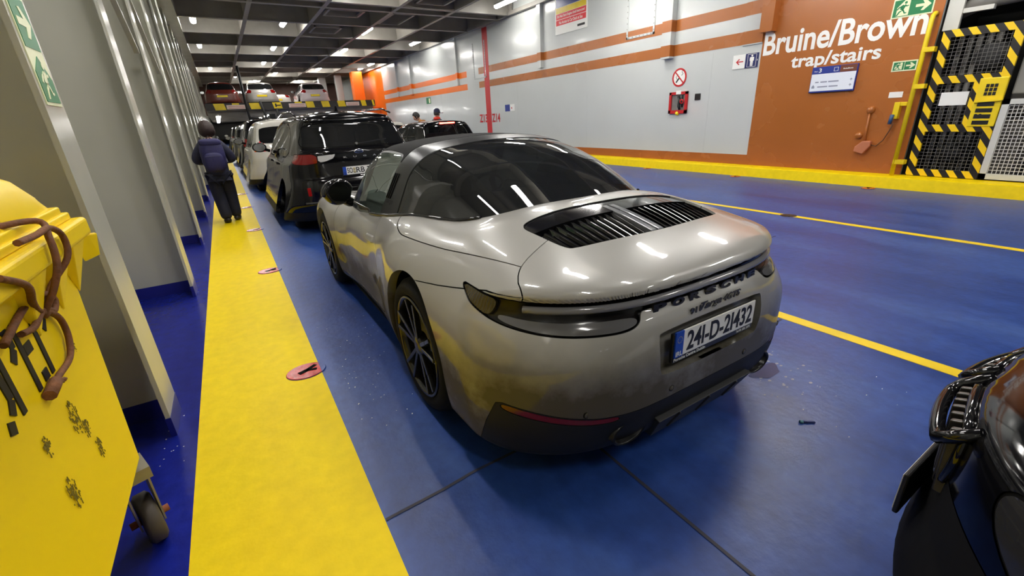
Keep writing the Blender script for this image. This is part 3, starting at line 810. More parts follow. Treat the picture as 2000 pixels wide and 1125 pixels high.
    a, s, rest = part(rest, lambda m: af(m)-.725, .006); gs.append(s)
    bar = a
    # side windows
    wp = chaikin([(.905,.84),(.87,1.0),(.80,1.20),(.80,1.243),(.90,1.256),(1.15,1.262),(1.36,1.25),(1.47,1.215),(1.68,1.02),(1.80,.90),(1.86,.84)], 1)
    wins = []
    for sg in (-1, 1):
        a, s, rest = part(rest, lambda m: np.maximum(sdf(wp, m.y, m.z), .30-m.x*sg), .012); gs.append(s); wins.append(a)
    # windshield
    wsp = lambda m: np.maximum(np.maximum(1.36+.0*m.x-m.y-(.05*np.abs(m.x)/.5)**1, np.abs(m.x)-(.50+.26*(1.30-m.z))), -(m.y-1.2))
    ws, s, rest = part(rest, wsp, .01); gs.append(s)
    # black rear pillar strip vs fabric: fabric is above the side glass
    fab, s, pil = part(rest, lambda m: np.maximum(np.maximum(m.y-1.40+.35*np.clip(np.abs(m.x)-.2, 0, None)**2, 1.21-m.z), 0*m.z-1), .004); gs.append(s)
    sm_obj('soft_top', push(fab, .004), mat('roof_fabric', (0.012, 0.012, 0.013, 1), 0.9, spec=0.25, bump=.0006, bscale=350), root, .01)
    bo = sm_obj('roof_hoop', push(bar, .003), mat('hoop_metal', (0.045, 0.047, 0.05, 1), 0.30, metal=0.75), root, .012)
    sm_obj('windshield_frame', pil, M_satin, root)
    sm_obj('rear_window', rglass, glass_mat('rear_glass', (.16, .18, .18, 1), .16, .015), root)
    sm_obj('windshield', ws, glass_mat('wind_glass', (.75, .85, .80, 1), .85), root)
    for wm in wins: sm_obj('side_window', wm, glass_mat('side_glass', (.70, .80, .76, 1), .85), root)
    sj = gs[0]
    for s in gs[1:]: sj = sj.join(s)
    sm_obj('window_seal', push(sj, .001), M_satin, root)
    # louvres on the hoop and its script
    def side_x(yv, zv):
        lo_, hi_ = -1.2, 0.0
        for _ in range(30):
            md = (lo_+hi_)/2
            if G911(np.array([md]), np.array([yv]), np.array([zv]))[0] > 0: lo_ = md
            else: hi_ = md
        return hi_
    for sg in (1, -1):
        mb = MB()
        for k in range(3):
            y0 = .81-.034*k
            pts = [(sg*(side_x(yy, zz)-.005), yy, zz) for yy, zz in [(y0+.05-.055*t, 1.0+.15*t) for t in np.linspace(0, 1, 6)]]
            mb.tube(pts, .0038, 6)
        mb.build('hoop_louvre', M_seam, bo)
    mb = MB()
    text_on(mb, 'targa', .115, .03, lambda u, v, d: (side_x(.845-u, .965+v)-.005, .845-u, .965+v), bold=.01, shear=.4)
    mb.build('hoop_script', M_ink, bo, weld=False)
    # waist trim strip along the glass foot
    mb = MB()
    pts = []
    def foot(yv):
        best = None
        for zz in np.linspace(1.12, .86, 66):
            xv = side_x(yv, zz)
            if F911(np.array([xv]), np.array([yv]), np.array([zz]))[0] <= 0: return (xv, yv, zz)
        return (side_x(yv, .88), yv, .88)
    for sg in (1, -1):
        pts = [foot(yv) for yv in np.linspace(1.80, -.12, 40)]
        mb = MB(); mb.tube([(sg*(p[0]-.004), p[1], p[2]+.004) for p in pts], .009, 6); mb.build('waist_trim', M_black, root)
    # interior
    mb = MB()
    mb.box(-.62, .62, .1, 1.9, .30, .34); mb.box(-.62, .62, 1.55, 1.75, .55, .86)
    mb.box(-.60, .60, -.05, .30, .5, .85)
    it = mb.build('cabin_floor', M_seat, root)
    for sx in (-.36, .36):
        mb = MB(); mb.box(sx-.24, sx+.24, .75, 1.25, .36, .52)
        mb.hexa([(sx-.24, .72, .48), (sx+.24, .72, .48), (sx+.24, .88, .48), (sx-.24, .88, .48), (sx-.17, .50, 1.02), (sx+.17, .50, 1.02), (sx+.17, .60, 1.02), (sx-.17, .60, 1.02)])
        mb.hexa([(sx-.11, .50, 1.0), (sx+.11, .50, 1.0), (sx+.11, .60, 1.0), (sx-.11, .60, 1.0), (sx-.09, .46, 1.16), (sx+.09, .46, 1.16), (sx+.09, .55, 1.16), (sx-.09, .55, 1.16)])
        mb.build('seat', M_seat, root, bevel=.04, segs=3)
    mb = MB(); mb.lathe([(.175, -.012), (.187, 0), (.175, .012), (.163, 0), (.175, -.012)], (.36, 1.42, .82), 'y', 28); mb.bar((.20, 1.42, .82), (.52, 1.42, .82), .03, .04)
    mb.build('steering_wheel', M_seat, root)
    # door handles
    for d, sg in zip(dl, (-1, 1)):
        mb = MB(); q = []
        def body_x(yv, zv):
            lo_, hi_ = 0.3, 1.2
            for _ in range(30):
                md = (lo_+hi_)/2
                if F911(np.array([md]), np.array([yv]), np.array([zv]))[0] > 0: hi_ = md
                else: lo_ = md
            return lo_
        hh = []
        for (yy, zz) in [(.80,.735),(.99,.725),(1.0,.765),(.81,.780)]:
            hh.append((sg*(body_x(yy, zz)-.002), yy, zz))
        tt = [(p[0]+sg*.014, p[1]+(.006 if p[1] < .9 else -.02), p[2]+(.005 if i < 2 else -.005)) for i, p in enumerate(hh)]
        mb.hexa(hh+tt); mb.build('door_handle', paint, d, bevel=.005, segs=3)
    # mirrors
    for sg in (-1, 1):
        mb = MB(); mb.ball((0, 0, 0), .105, .085, .095, 20, 14)
        me = mb.build('mirror', M_black, root)
        me.location = (sg*.875, 1.50, .985); me.rotation_euler = (0, sg*.12, sg*-.25)
        for v in me.data.vertices:   # flatten the glass side and sharpen
            v.co.y = max(v.co.y, -.038)
            v.co.x = v.co.x*(1+.15*(v.co.z > 0))
        mb = MB(); mb.bar((-sg*.02, 0, -.05), (-sg*.10, .03, -.115), .05, .07); mb.build('mirror_foot', M_black, me, bevel=.015)
        mb = MB(); mb.disc((0, -.0395, .0), .080, 'y', 24, .074); mb.build('mirror_glass', mat('mirror_dark', (.10, .10, .10, 1), .08, metal=1), me)
    # wheels
    for yc, zc, R, wdt, rr in ((0, .362, .362, .30, .275), (2.42, .350, .350, .26, .262)):
        for sg in (-1, 1):
            wheel(root, (sg*(.905 if yc == 0 else .878), yc, zc), R, rr, wdt, sg, M_rim, 5, True)
    # wheel wells
    mb = MB()
    for yc, zc, r in ((0, .362, .43), (2.42, .35, .41)):
        for sg in (-1, 1):
            n = 24; vs = []
            for k in range(n+1):
                a = -.35+(PI+.7)*k/n
                for xx in (.86 if yc == 0 else .80, .45): vs.append((sg*xx, yc+r*math.cos(a), zc+r*math.sin(a)))
            mb.add(vs, [(2*k, 2*k+1, 2*k+3, 2*k+2) for k in range(n)])
            mb.add([(sg*.45, yc+r*math.cos(-.35+(PI+.7)*k/n), zc+r*math.sin(-.35+(PI+.7)*k/n)) for k in range(n+1)], [tuple(range(n+1))])
    mb.build('wheel_well', M_seam, root)
    # exhausts in the valance
    for sg in (-1, 1):
        mb = MB()
        pr = [(.095, .055), (.088, -.005), (.080, -.012), (.072, -.005), (.066, .07)]
        vs = []; n = 28
        for (r, h) in pr:
            for k in range(n):
                a = 2*PI*k/n; vs.append((sg*.43+r*math.cos(a)*1.05, back_y(.43, .29)+.006+h, .288+r*.62*math.sin(a)))
        mb.add(vs, [(i*n+k, i*n+(k+1) % n, (i+1)*n+(k+1) % n, (i+1)*n+k) for i in range(len(pr)-1) for k in range(n)], True)
        mb.add([vs[4*n+k] for k in range(n)], [tuple(range(n))])
        mb.build('exhaust_tip', mat('exhaust_black', (0.02, 0.02, 0.02, 1), 0.3, metal=.6), root)
    # diffuser insert with fins
    mb = MB()
    mb.hexa([(-.27, -1.00, .165), (.27, -1.00, .165), (.25, -.80, .15), (-.25, -.80, .15), (-.31, -1.072, .300), (.31, -1.072, .300), (.28, -.85, .33), (-.28, -.85, .33)])
    for fx in (-.19, 0, .19):
        mb.hexa([(fx-.004, -1.022, .19), (fx+.004, -1.022, .19), (fx+.004, -.95, .19), (fx-.004, -.95, .19), (fx-.004, -1.080, .298), (fx+.004, -1.080, .298), (fx+.004, -1.0, .31), (fx-.004, -1.0, .31)])
    mb.build('diffuser', mat('diffuser_grey', (0.03, 0.03, 0.031, 1), .5, spec=.3), root, bevel=.003)
    mb = MB(); mb.hexa([(-.80, -.5, .16), (.80, -.5, .16), (.80, 3.0, .16), (-.80, 3.0, .16), (-.84, -.6, .2), (.84, -.6, .2), (.84, 3.05, .2), (-.84, 3.05, .2)])
    mb.build('underbody', M_seam, root)
    for sx in (-.62, -.24, .24, .62):
        yy = back_y(sx, .425)
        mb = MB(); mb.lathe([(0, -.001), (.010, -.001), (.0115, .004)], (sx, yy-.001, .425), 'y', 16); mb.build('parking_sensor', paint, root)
        mb = MB(); mb.lathe([(.0116, -.0005), (.0135, -.0005), (.0135, .004)], (sx, yy-.0008, .425), 'y', 16); mb.build('sensor_ring', M_seam, root)
    return root

def wheel(root, c, R, rr, wdt, sg, mrim, nsp=5, double=True, name='wheel'):
    """tyre as the part, rim, spokes and brake as its sub-parts; outer face towards sg*x"""
    x0 = c[0]
    mb = MB(); h = wdt/2; xo = 0.0
    prof = [(rr-.004, -wdt+.01), (rr+.02, -wdt), (R-.03, -wdt-.004), (R-.006, -wdt+.03), (R, -wdt+.06), (R, -.06), (R-.006, -.03), (R-.03, -.002), (rr+.022, .004), (rr+.002, -.004), (rr-.006, -.015)]
    mb.lathe([(a, sg*b) for a, b in prof], (0, 0, 0), 'x', 56)
    for gx in (-.09, -.13, -.17): mb.lathe([(R+.0006, sg*(gx-.004)), (R+.0006, sg*(gx+.004))], (0, 0, 0), 'x', 40)
    o = mb.build(name, M_rubber, root); o.location = c
    mb = MB()
    mb.lathe([(a, sg*b) for a, b in [(rr-.006, -.012), (rr-.004, .001), (rr-.012, .004), (rr-.024, -.006), (rr-.030, -.03), (rr-.035, -wdt+.02)]], (0, 0, 0), 'x', 56)
    mb.build('rim', mrim, o)
    mb = MB()
    for k in range(nsp):
        for dd in ((-.20, .20) if double else (0,)):
            a0 = 2*PI*k/nsp+.3; a1 = a0+dd; a00 = a0+dd*.9
            p0 = (sg*-.02, .05*math.cos(a00), .05*math.sin(a00)); p1 = (sg*-.004, (rr-.02)*math.cos(a1), (rr-.02)*math.sin(a1))
            pm = (sg*-.012, .6*rr*math.cos(a1*.6+a00*.4), .6*rr*math.sin(a1*.6+a00*.4))
            wd = .021 if double else .05
            mb.bar(p0, pm, wd, .03, (1, 0, 0)); mb.bar(pm, p1, wd*.9, .028, (1, 0, 0))
    mb.lathe([(0, sg*-.002), (.035, sg*-.002), (.062, sg*-.012), (.070, sg*-.05)], (0, 0, 0), 'x', 24)
    mb.build('spokes', mrim, o, bevel=.003)
    mb = MB(); mb.lathe([(.08, sg*-.10), (rr*.78, sg*-.10), (rr*.78, sg*-.13), (.08, sg*-.13)], (0, 0, 0), 'x', 40, False); mb.build('brake_disc', M_disc, o)
    return o

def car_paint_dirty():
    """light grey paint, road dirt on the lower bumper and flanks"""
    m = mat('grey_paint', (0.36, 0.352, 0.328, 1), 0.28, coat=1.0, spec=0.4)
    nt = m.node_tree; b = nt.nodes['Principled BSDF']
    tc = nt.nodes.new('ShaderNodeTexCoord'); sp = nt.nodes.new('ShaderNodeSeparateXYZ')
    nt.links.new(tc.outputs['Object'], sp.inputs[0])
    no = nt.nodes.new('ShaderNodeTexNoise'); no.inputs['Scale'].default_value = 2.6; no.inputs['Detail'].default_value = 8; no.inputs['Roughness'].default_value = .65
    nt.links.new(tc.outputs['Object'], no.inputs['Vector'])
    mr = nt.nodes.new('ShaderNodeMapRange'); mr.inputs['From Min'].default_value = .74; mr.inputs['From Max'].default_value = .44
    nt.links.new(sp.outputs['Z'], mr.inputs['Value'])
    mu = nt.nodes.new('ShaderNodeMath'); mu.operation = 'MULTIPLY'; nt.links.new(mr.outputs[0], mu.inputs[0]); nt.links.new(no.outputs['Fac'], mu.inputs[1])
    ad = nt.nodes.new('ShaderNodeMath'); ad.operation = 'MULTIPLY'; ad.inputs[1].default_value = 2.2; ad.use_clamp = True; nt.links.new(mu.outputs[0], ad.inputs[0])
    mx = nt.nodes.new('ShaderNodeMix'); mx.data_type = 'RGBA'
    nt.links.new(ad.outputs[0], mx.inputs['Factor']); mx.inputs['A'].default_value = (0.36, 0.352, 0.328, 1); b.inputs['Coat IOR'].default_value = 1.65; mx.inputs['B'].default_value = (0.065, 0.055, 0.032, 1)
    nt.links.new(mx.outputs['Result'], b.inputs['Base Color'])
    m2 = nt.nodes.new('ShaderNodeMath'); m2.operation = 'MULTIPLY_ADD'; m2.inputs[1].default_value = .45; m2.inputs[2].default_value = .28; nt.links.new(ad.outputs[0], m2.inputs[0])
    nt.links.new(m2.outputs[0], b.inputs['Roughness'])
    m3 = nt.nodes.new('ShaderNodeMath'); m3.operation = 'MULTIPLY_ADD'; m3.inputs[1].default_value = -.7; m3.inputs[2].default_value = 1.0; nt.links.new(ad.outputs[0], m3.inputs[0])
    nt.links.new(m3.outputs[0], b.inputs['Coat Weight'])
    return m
def ribbed_lens():
    m = mat('amber_ribs', srgb(70, 60, 26), 0.15, spec=.6, coat=.5)
    nt = m.node_tree; b = nt.nodes['Principled BSDF']
    tc = nt.nodes.new('ShaderNodeTexCoord'); wv = nt.nodes.new('ShaderNodeTexWave'); wv.inputs['Scale'].default_value = 22; wv.bands_direction = 'Y'
    nt.links.new(tc.outputs['Object'], wv.inputs['Vector'])
    bp = nt.nodes.new('ShaderNodeBump'); bp.inputs['Distance'].default_value = .004; nt.links.new(wv.outputs['Fac'], bp.inputs['Height']); nt.links.new(bp.outputs['Normal'], b.inputs['Normal'])
    return m
sports_car = build_sports_car()
# ---------------------------------------------------------------- the other vehicles
def gen_car(name, label, paint, loc, spec, res=1.0, group=None):
    """car with its rear face at local y = 0, pointing along +y"""
    q = dict(L=4.5, W=1.86, H=1.66, zb=1.0, zh=.98, zn=.86, clear=.2, wr=.36, yr=.95, yf=3.6, tumble=.34, hw=.90,
             R=[(.1,.18),(.3,.05),(.5,0),(.75,.0),(.95,.05),(1.08,.10),(1.3,.24),(1.5,.36),(1.7,.45)], rc=.22, rcp=4.0,
             N=[(.1,-.18),(.3,-.06),(.5,0),(.65,0),(.8,-.06),(.95,-.2),(1.1,-.5)], fc=.40,
             roof=[(-.2,1.52),(.3,1.60),(.9,1.655),(1.8,1.66),(2.6,1.60),(3.0,1.46),(3.45,1.12),(3.75,.9),(4.6,.5)],
             wins=[[(.75,1.05),(.72,1.30),(.95,1.46),(1.35,1.50),(1.42,1.03)],[(1.50,1.03),(1.45,1.51),(2.15,1.52),(2.22,1.01)],[(2.30,1.01),(2.24,1.52),(2.6,1.47),(2.9,1.30),(3.15,1.08),(3.18,1.01)]],
             rwin=[(-.66,1.46),(.66,1.46),(.72,1.30),(.745,1.15),(.60,1.12),(-.60,1.12),(-.745,1.15),(-.72,1.30)],
             lamps=[], clad=.34, cladm=None, glass=None, plate=(.80,.91), platecol=None, platetxt=None, detail=2, mirror=True, rim=None, front=None, spoiler=True, handle=True)
    q.update(spec); Hs = q['H']; L, W = q['L'], q['W']
    root = thing(name, label, 'car', loc, 0, group)
    Pw = pchip([-.2,.15,.6,1.2,L-1.3,L-.6,L-.1,L+.2], [.93,.955,.985,1,1,.98,.90,.84])
    Tl = pchip([-.3,.4,1.5,L-1.7,L-1.25,L-.7,L-.25,L+.2], [q['zb']+.02,q['zb']+.02,q['zb'],q['zb']-.03,q['zh'],(q['zh']*.6+q['zn']*.4),q['zn'],q['zn']-.12])
    Rz = pchip([a for a, b in q['R']], [b for a, b in q['R']]); Nz = pchip([a for a, b in q['N']], [b for a, b in q['N']])
    Rf = pchip([a for a, b in q['roof']], [b for a, b in q['roof']])
    hw = W/2
    def F(x, y, z):
        ax = np.abs(x)
        side = ax-(hw*Pw(y)-.30*np.clip(z-.72, 0, None)**2-.5*np.clip(.45-z, 0, None)**2*1.2)
        # crease along the flank
        low = smax(side, z-(Tl(y)-.05*(ax/hw)**4), .09)
        gh = smax(ax-(hw*q['hw']-(z-q['zb'])*q['tumble']-.06*sstep(1.0, 0, y)), z-(Rf(y)-.055*(ax/.6)**2.2), .10)
        b = smin(low, gh, .05)
        b = smax(b, Rz(z)+q['rc']*(ax/hw)**q['rcp']-y, .07)
        b = smax(b, y-(L+Nz(z)-q['fc']*(ax/hw)**2.2), .07)
        return smax(b, q['clear']-z, .05)
    nt = int(150*res); ny = int(110*res); nh = int(36*res)
    th = nonuni([(0,1),(.15,1.6),(.35,1.1),(.5,.5),(.65,1.1),(.85,1.6),(1,1)], nt+1)[:-1]*2*PI
    B = raycast(F, .95, L-1.0, .72, th, np.linspace(0, 1, ny)[1:-1], np.linspace(0, PI/2, nh), tmax=2.2)
    for yc in (q['yr'], q['yf']):
        _, B = clip(B, np.maximum(np.hypot(B.y-yc, B.z-q['wr'])-(q['wr']+.045), .45-np.abs(B.x)))
    lips = None
    for yc in (q['yr'], q['yf']):
        kp = lambda p: (np.abs(np.hypot(p[:, 1]-yc, p[:, 2]-q['wr'])-q['wr']-.045) < .006) & (np.abs(p[:, 0]) > .5)
        r = rim(B, .06, keep=kp, direction=lambda v: np.stack([-np.sign(v[:, 0]), 0*v[:, 0], 0*v[:, 0]], 1))
        if r is not None: lips = r if lips is None else lips.join(r)
    seams = []
    def cutp(gf, gap=.008):
        nonlocal B
        a, s, B = part(B, gf, gap)
        if len(s.f): seams.append(s)
        return a
    glass = q['glass'] or glass_mat('car_glass_dark', (.25, .27, .28, 1), .35)
    dglass = q.get('rglass') or glass
    panes = []
    for w_ in q['wins']:
        for sg in (-1, 1):
            a = cutp(lambda m: np.maximum(sdf(chaikin(w_, 1), m.y, m.z), .3-m.x*sg), .02)
            panes.append(('side_window', a, glass))
    if q['rwin']:
        panes.append(('rear_window', cutp(lambda m: np.maximum(sdf(chaikin(q['rwin'], 2), m.x, m.z), m.y-.95), .012), dglass))
    wsy = [a for a, b in q['roof']]
    # windshield: between scuttle and header
    ys0, ys1 = q.get('ws', (2.72, 3.42))
    panes.append(('windshield', cutp(lambda m: np.maximum(np.maximum(ys0-m.y+.1*np.abs(m.x), m.y-ys1+.12*np.abs(m.x)), np.maximum(np.abs(m.x)-hw*.84+.30*np.clip(m.z-1.0, 0, 1), q['zb']+.03-m.z)), .012), glass))
    lampparts = []
    for (nm, poly, m_, depth) in q['lamps']:
        lampparts.append((nm, cutp(lambda m: np.maximum(sdf(poly, np.abs(m.x)+np.clip(m.y-.02, 0, None)*.9, m.z), m.y-1.0), .006), m_))
    fronts = []
    for (nm, poly, m_) in (q['front'] or []):
        fronts.append((nm, cutp(lambda m: np.maximum(sdf(chaikin(poly, 2), np.abs(m.x), m.z), L-.75-m.y), .008), m_))
    doors = []
    if q['detail'] >= 2:
        for poly in ([(1.30,q['zb']+.05),(1.32,.75),(1.45,.42),(2.20,.42),(2.28,.6),(2.26,q['zb']+.05)], [(2.30,q['zb']+.05),(2.31,.6),(2.26,.42),(3.1,.42),(3.22,.6),(3.24,q['zb']+.0)]):
            sh = q.get('doorshift', 0)
            for sg in (-1, 1):
                doors.append((sg, poly, cutp(lambda m: np.maximum(sdf(chaikin([(a+sh, b) for a, b in poly], 1), m.y, m.z), .4-m.x*sg), .007)))
    cl = None
    if q['clad']:
        cl = cutp(lambda m: m.z-q['clad'], .004)
    if lips is not None: B = B.join(lips)
    sm_obj('body_shell', B, paint, root)
    if cl is not None and len(cl.f): sm_obj('lower_cladding', cl, q['cladm'] or M_plastic, root)
    for nm, a, m_ in panes:
        if len(a.f): sm_obj(nm, a, m_, root)
    for nm, a, m_ in lampparts:
        if len(a.f):
            lf = clip(a, a.x)
            for piece in lf:
                if len(piece.f): sm_obj(nm, piece, m_, root)
    for nm, a, m_ in fronts:
        if len(a.f):
            for piece in clip(a, a.x):
                if len(piece.f): sm_obj(nm, piece, m_, root)
    for sg, poly, a in doors:
        if len(a.f):
            d = sm_obj('door', a, paint, root)
            if q['handle']:
                yy = min(p[0] for p in poly)+.18+q.get('doorshift', 0)
                lo_, hi_ = .3, 1.2
                for _ in range(30):
                    md = (lo_+hi_)/2
                    if F(np.array([md]), np.array([yy]), np.array([q['zb']-.10]))[0] > 0: hi_ = md
                    else: lo_ = md
                mb = MB(); mb.box(sg*(lo_-.004), sg*(lo_+.03), yy-.10, yy+.10, q['zb']-.115, q['zb']-.085); mb.build('door_handle', paint, d, bevel=.008)
    if seams:
        s0 = seams[0]
        for s in seams[1:]: s0 = s0.join(s)
        sm_obj('panel_gap', push(s0, -.003), M_seam, root)
    for yc in (q['yr'], q['yf']):
        for sg in (-1, 1):
            wheel(root, (sg*(hw-.03), yc, q['wr']), q['wr'], q['wr']*.72, .24, sg, q['rim'] or M_rim, 5, q['detail'] >= 2)
    mb = MB()
    for yc in (q['yr'], q['yf']):
        r = q['wr']+.07
        for sg in (-1, 1):
            n = 18; vs = []
            for k in range(n+1):
                a = -.3+(PI+.6)*k/n
                for xx in (hw-.12, hw-.45): vs.append((sg*xx, yc+r*math.cos(a), q['wr']+r*math.sin(a)))
            mb.add(vs, [(2*k, 2*k+1, 2*k+3, 2*k+2) for k in range(n)])
            mb.add([(sg*(hw-.45), yc+r*math.cos(-.3+(PI+.6)*k/n), q['wr']+r*math.sin(-.3+(PI+.6)*k/n)) for k in range(n+1)], [tuple(range(n+1))])
    mb.build('wheel_well', M_seam, root)
    if q['mirror']:
        ym = max(w_[0] for ww in q['wins'] for w_ in ww)-.10
        for sg in (-1, 1):
            mb = MB(); mb.ball((0, 0, 0), .12, .075, .085, 16, 10)
            o = mb.build('mirror', q.get('mirrorm') or M_black, root); o.location = (sg*(hw+.09), ym, q['zb']+.09)
            for v in o.data.vertices: v.co.y = max(v.co.y, -.035)
            mb = MB(); mb.bar((-sg*.05, 0, -.03), (-sg*.16, .03, -.07), .05, .05); mb.build('mirror_foot', M_black, o)
            mb = MB(); mb.disc((0, -.0365, 0), .095, 'y', 20, .066); mb.build('mirror_glass', M_chrome, o)
    def rear_y(xv, zv):
        lo_, hi_ = -.5, 1.2
        for _ in range(30):
            md = (lo_+hi_)/2
            if F(np.array([xv]), np.array([md]), np.array([zv]))[0] > 0: lo_ = md
            else: hi_ = md
        return hi_
    if q['plate']:
        z0, z1 = q['plate']; yp = rear_y(0, (z0+z1)/2)-.012
        mb = MB(); mb.box(-.27, .27, yp, yp+.03, z0-.012, z1+.006); pl = mb.build('number_plate', M_satin, root)
        mb = MB(); mb.box(-.26, .26, yp-.004, yp, z0, z1); mb.build('plate_face', q['platecol'] or M_plate, pl)
        if q['platetxt']:
            mb = MB(); mb.box(-.26, -.215, yp-.006, yp-.003, z0, z1); mb.build('country_band', M_eublue, pl)
            mb = MB(); hgt = (z1-z0)*.70
            text_on(mb, q['platetxt'][0], .075, hgt, lambda u, v, d: (-.205+u, yp-.0055-d, z0+.017+v), bold=.012)
            text_on(mb, q['platetxt'][1], .20, hgt, lambda u, v, d: (-.082+u, yp-.0055-d, z0+.017+v), bold=.012)
            text_on(mb, 'D', .022, .024, lambda u, v, d: (-.248+u, yp-.0075-d, z0+.012+v), bold=.01); mb.build('plate_number', M_ink, pl, weld=False)
            mb = MB()
            for zz, rr in ((z1-.032, .018), (z0+.034, .02)): mb.lathe([(0, -.0075), (rr, -.0075), (rr, -.004)], (-.106, yp, zz), 'y', 16)
            mb.build('plate_seal', mat('seal_beige', srgb(190, 180, 140), .4), pl)
    root['_ry'] = 0
    del root['_ry']
    return root, F, rear_y, q

M_bkpaint = mat('black_car_paint', (0.003, 0.003, 0.004, 1), .09, coat=.2, spec=.35)
M_whpaint = mat('white_car_paint', srgb(205, 203, 195), .25, coat=.8)
M_grpaint = mat('grey_car_paint', srgb(92, 94, 92), .25, coat=.8, metal=.2)
M_rdpaint = mat('dark_red_car_paint', srgb(96, 40, 30), .25, coat=.8)
M_svpaint = mat('silver_car_paint', srgb(170, 166, 160), .25, coat=.8, metal=.3)
M_lilac = mat('pale_car_paint', srgb(190, 178, 180), .25, coat=.8)
M_privacy = glass_mat('privacy_glass', (.05, .055, .06, 1), .25)
M_see = glass_mat('see_glass', (.62, .68, .66, 1), .75)

# black family car ahead of the sports car
lamp_out = [(.62,1.075),(.70,1.098),(1.05,1.105),(1.16,1.095),(1.12,1.02),(1.0,.98),(.80,.965),(.62,.98)]
lamp_in = [(.61,1.073),(.61,.985),(.50,.995),(.40,1.025),(.345,1.085),(.45,1.08)]
suv, F_, ry, qq = gen_car('family_car', 'black tall family car with white number plate directly ahead of the sports car', M_bkpaint, (1.57, 6.45, 0),
    dict(L=4.6, W=1.87, H=1.64, zb=1.04, zh=1.0, zn=.90, yr=.93, yf=3.64, wr=.355,
         R=[(.1,.20),(.3,.08),(.45,.0),(.62,.0),(.75,.03),(.80,.06),(.95,.06),(1.10,.07),(1.16,.13),(1.3,.24),(1.48,.37),(1.56,.36),(1.66,.40)],
         roof=[(-.2,1.50),(.3,1.585),(.9,1.635),(1.8,1.64),(2.6,1.58),(3.0,1.44),(3.45,1.10),(3.75,.9),(4.6,.5)],
         rwin=[(-.60,1.485),(.60,1.485),(.665,1.35),(.735,1.20),(.60,1.165),(-.60,1.165),(-.735,1.20),(-.665,1.35)],
         lamps=[('tail_lamp', lamp_out, M_redlamp, 0), ('lamp_clear', lamp_in, M_clearlamp, 0)], plate=(.80, .905), platetxt=('SO', 'RB 7'), rglass=M_privacy, glass=M_privacy), 1.5)
mb = MB()
for ch, xc in (('K', -.20), ('U', -.07), ('G', .065), ('A', .20)):
    yy = ry(xc, 1.035)-.004
    text_on(mb, ch, .045, .022, lambda u, v, d: (xc-.02+u, yy-d, 1.022+v), bold=.03, depth=.004)
mb.build('boot_lettering', M_chrome, suv, weld=False)
yy = ry(0, 1.09); mb = MB(); mb.lathe([(0, -.006), (.060, -.006), (.068, 0)], (0, 0, 0), 'y', 28); o = mb.build('badge', M_chrome, suv); o.location = (0, yy-.002, 1.098); o.scale = (1, 1, .42)
mb = MB(); mb.lathe([(0, -.008), (.054, -.008), (.056, 0)], (0, 0, 0), 'y', 28); b = mb.build('badge_field', mat('badge_blue', srgb(58, 68, 92), .25), o)
mb = MB(); mb.tube([(0, 0, 0), (0, -.03, .01)], .02, 8); mb.bar((.02, -.03, .005), (.42, -.03, .045), .012, .012); o = mb.build('rear_wiper', M_satin, suv); o.location = (0, ry(0, 1.19)-.002, 1.19)
mb = MB(); mb.hexa([(-.03, 1.05, 1.62), (.03, 1.05, 1.62), (.02, 1.25, 1.62), (-.02, 1.25, 1.62), (-.012, 1.06, 1.71), (.012, 1.06, 1.71), (.012, 1.10, 1.71), (-.012, 1.10, 1.71)]); mb.build('roof_antenna', M_black, suv)
for sg in (-1, 1):
    mb = MB(); mb.box(sg*.73-.022, sg*.73+.022, -.002, .02, -.055, .055); o = mb.build('reflector', mat('reflector_bright', srgb(150, 12, 14), .2), suv, bevel=.004); o.location = (0, ry(.73, .62)-.008, .62)
    mb = MB(); mb.tube([(sg*.66, y_, z_) for y_, z_ in ((.55, 1.585), (.9, 1.645), (1.8, 1.655), (2.55, 1.60))], .014, 6); mb.build('roof_rail', M_black, suv)
mb = MB(); pts = [(x_, ry(x_, .47)-.004, .47) for x_ in np.linspace(-.80, .80, 25)]; mb.tube(pts, .012, 6); mb.build('bumper_trim', mat('trim_grey', srgb(70, 70, 72), .3), suv)
mb = MB(); pts = [(x_, ry(x_, 1.515)-.012, 1.512) for x_ in np.linspace(-.58, .58, 21)]; mb.tube(pts, .014, 6); mb.build('roof_spoiler', M_black, suv)

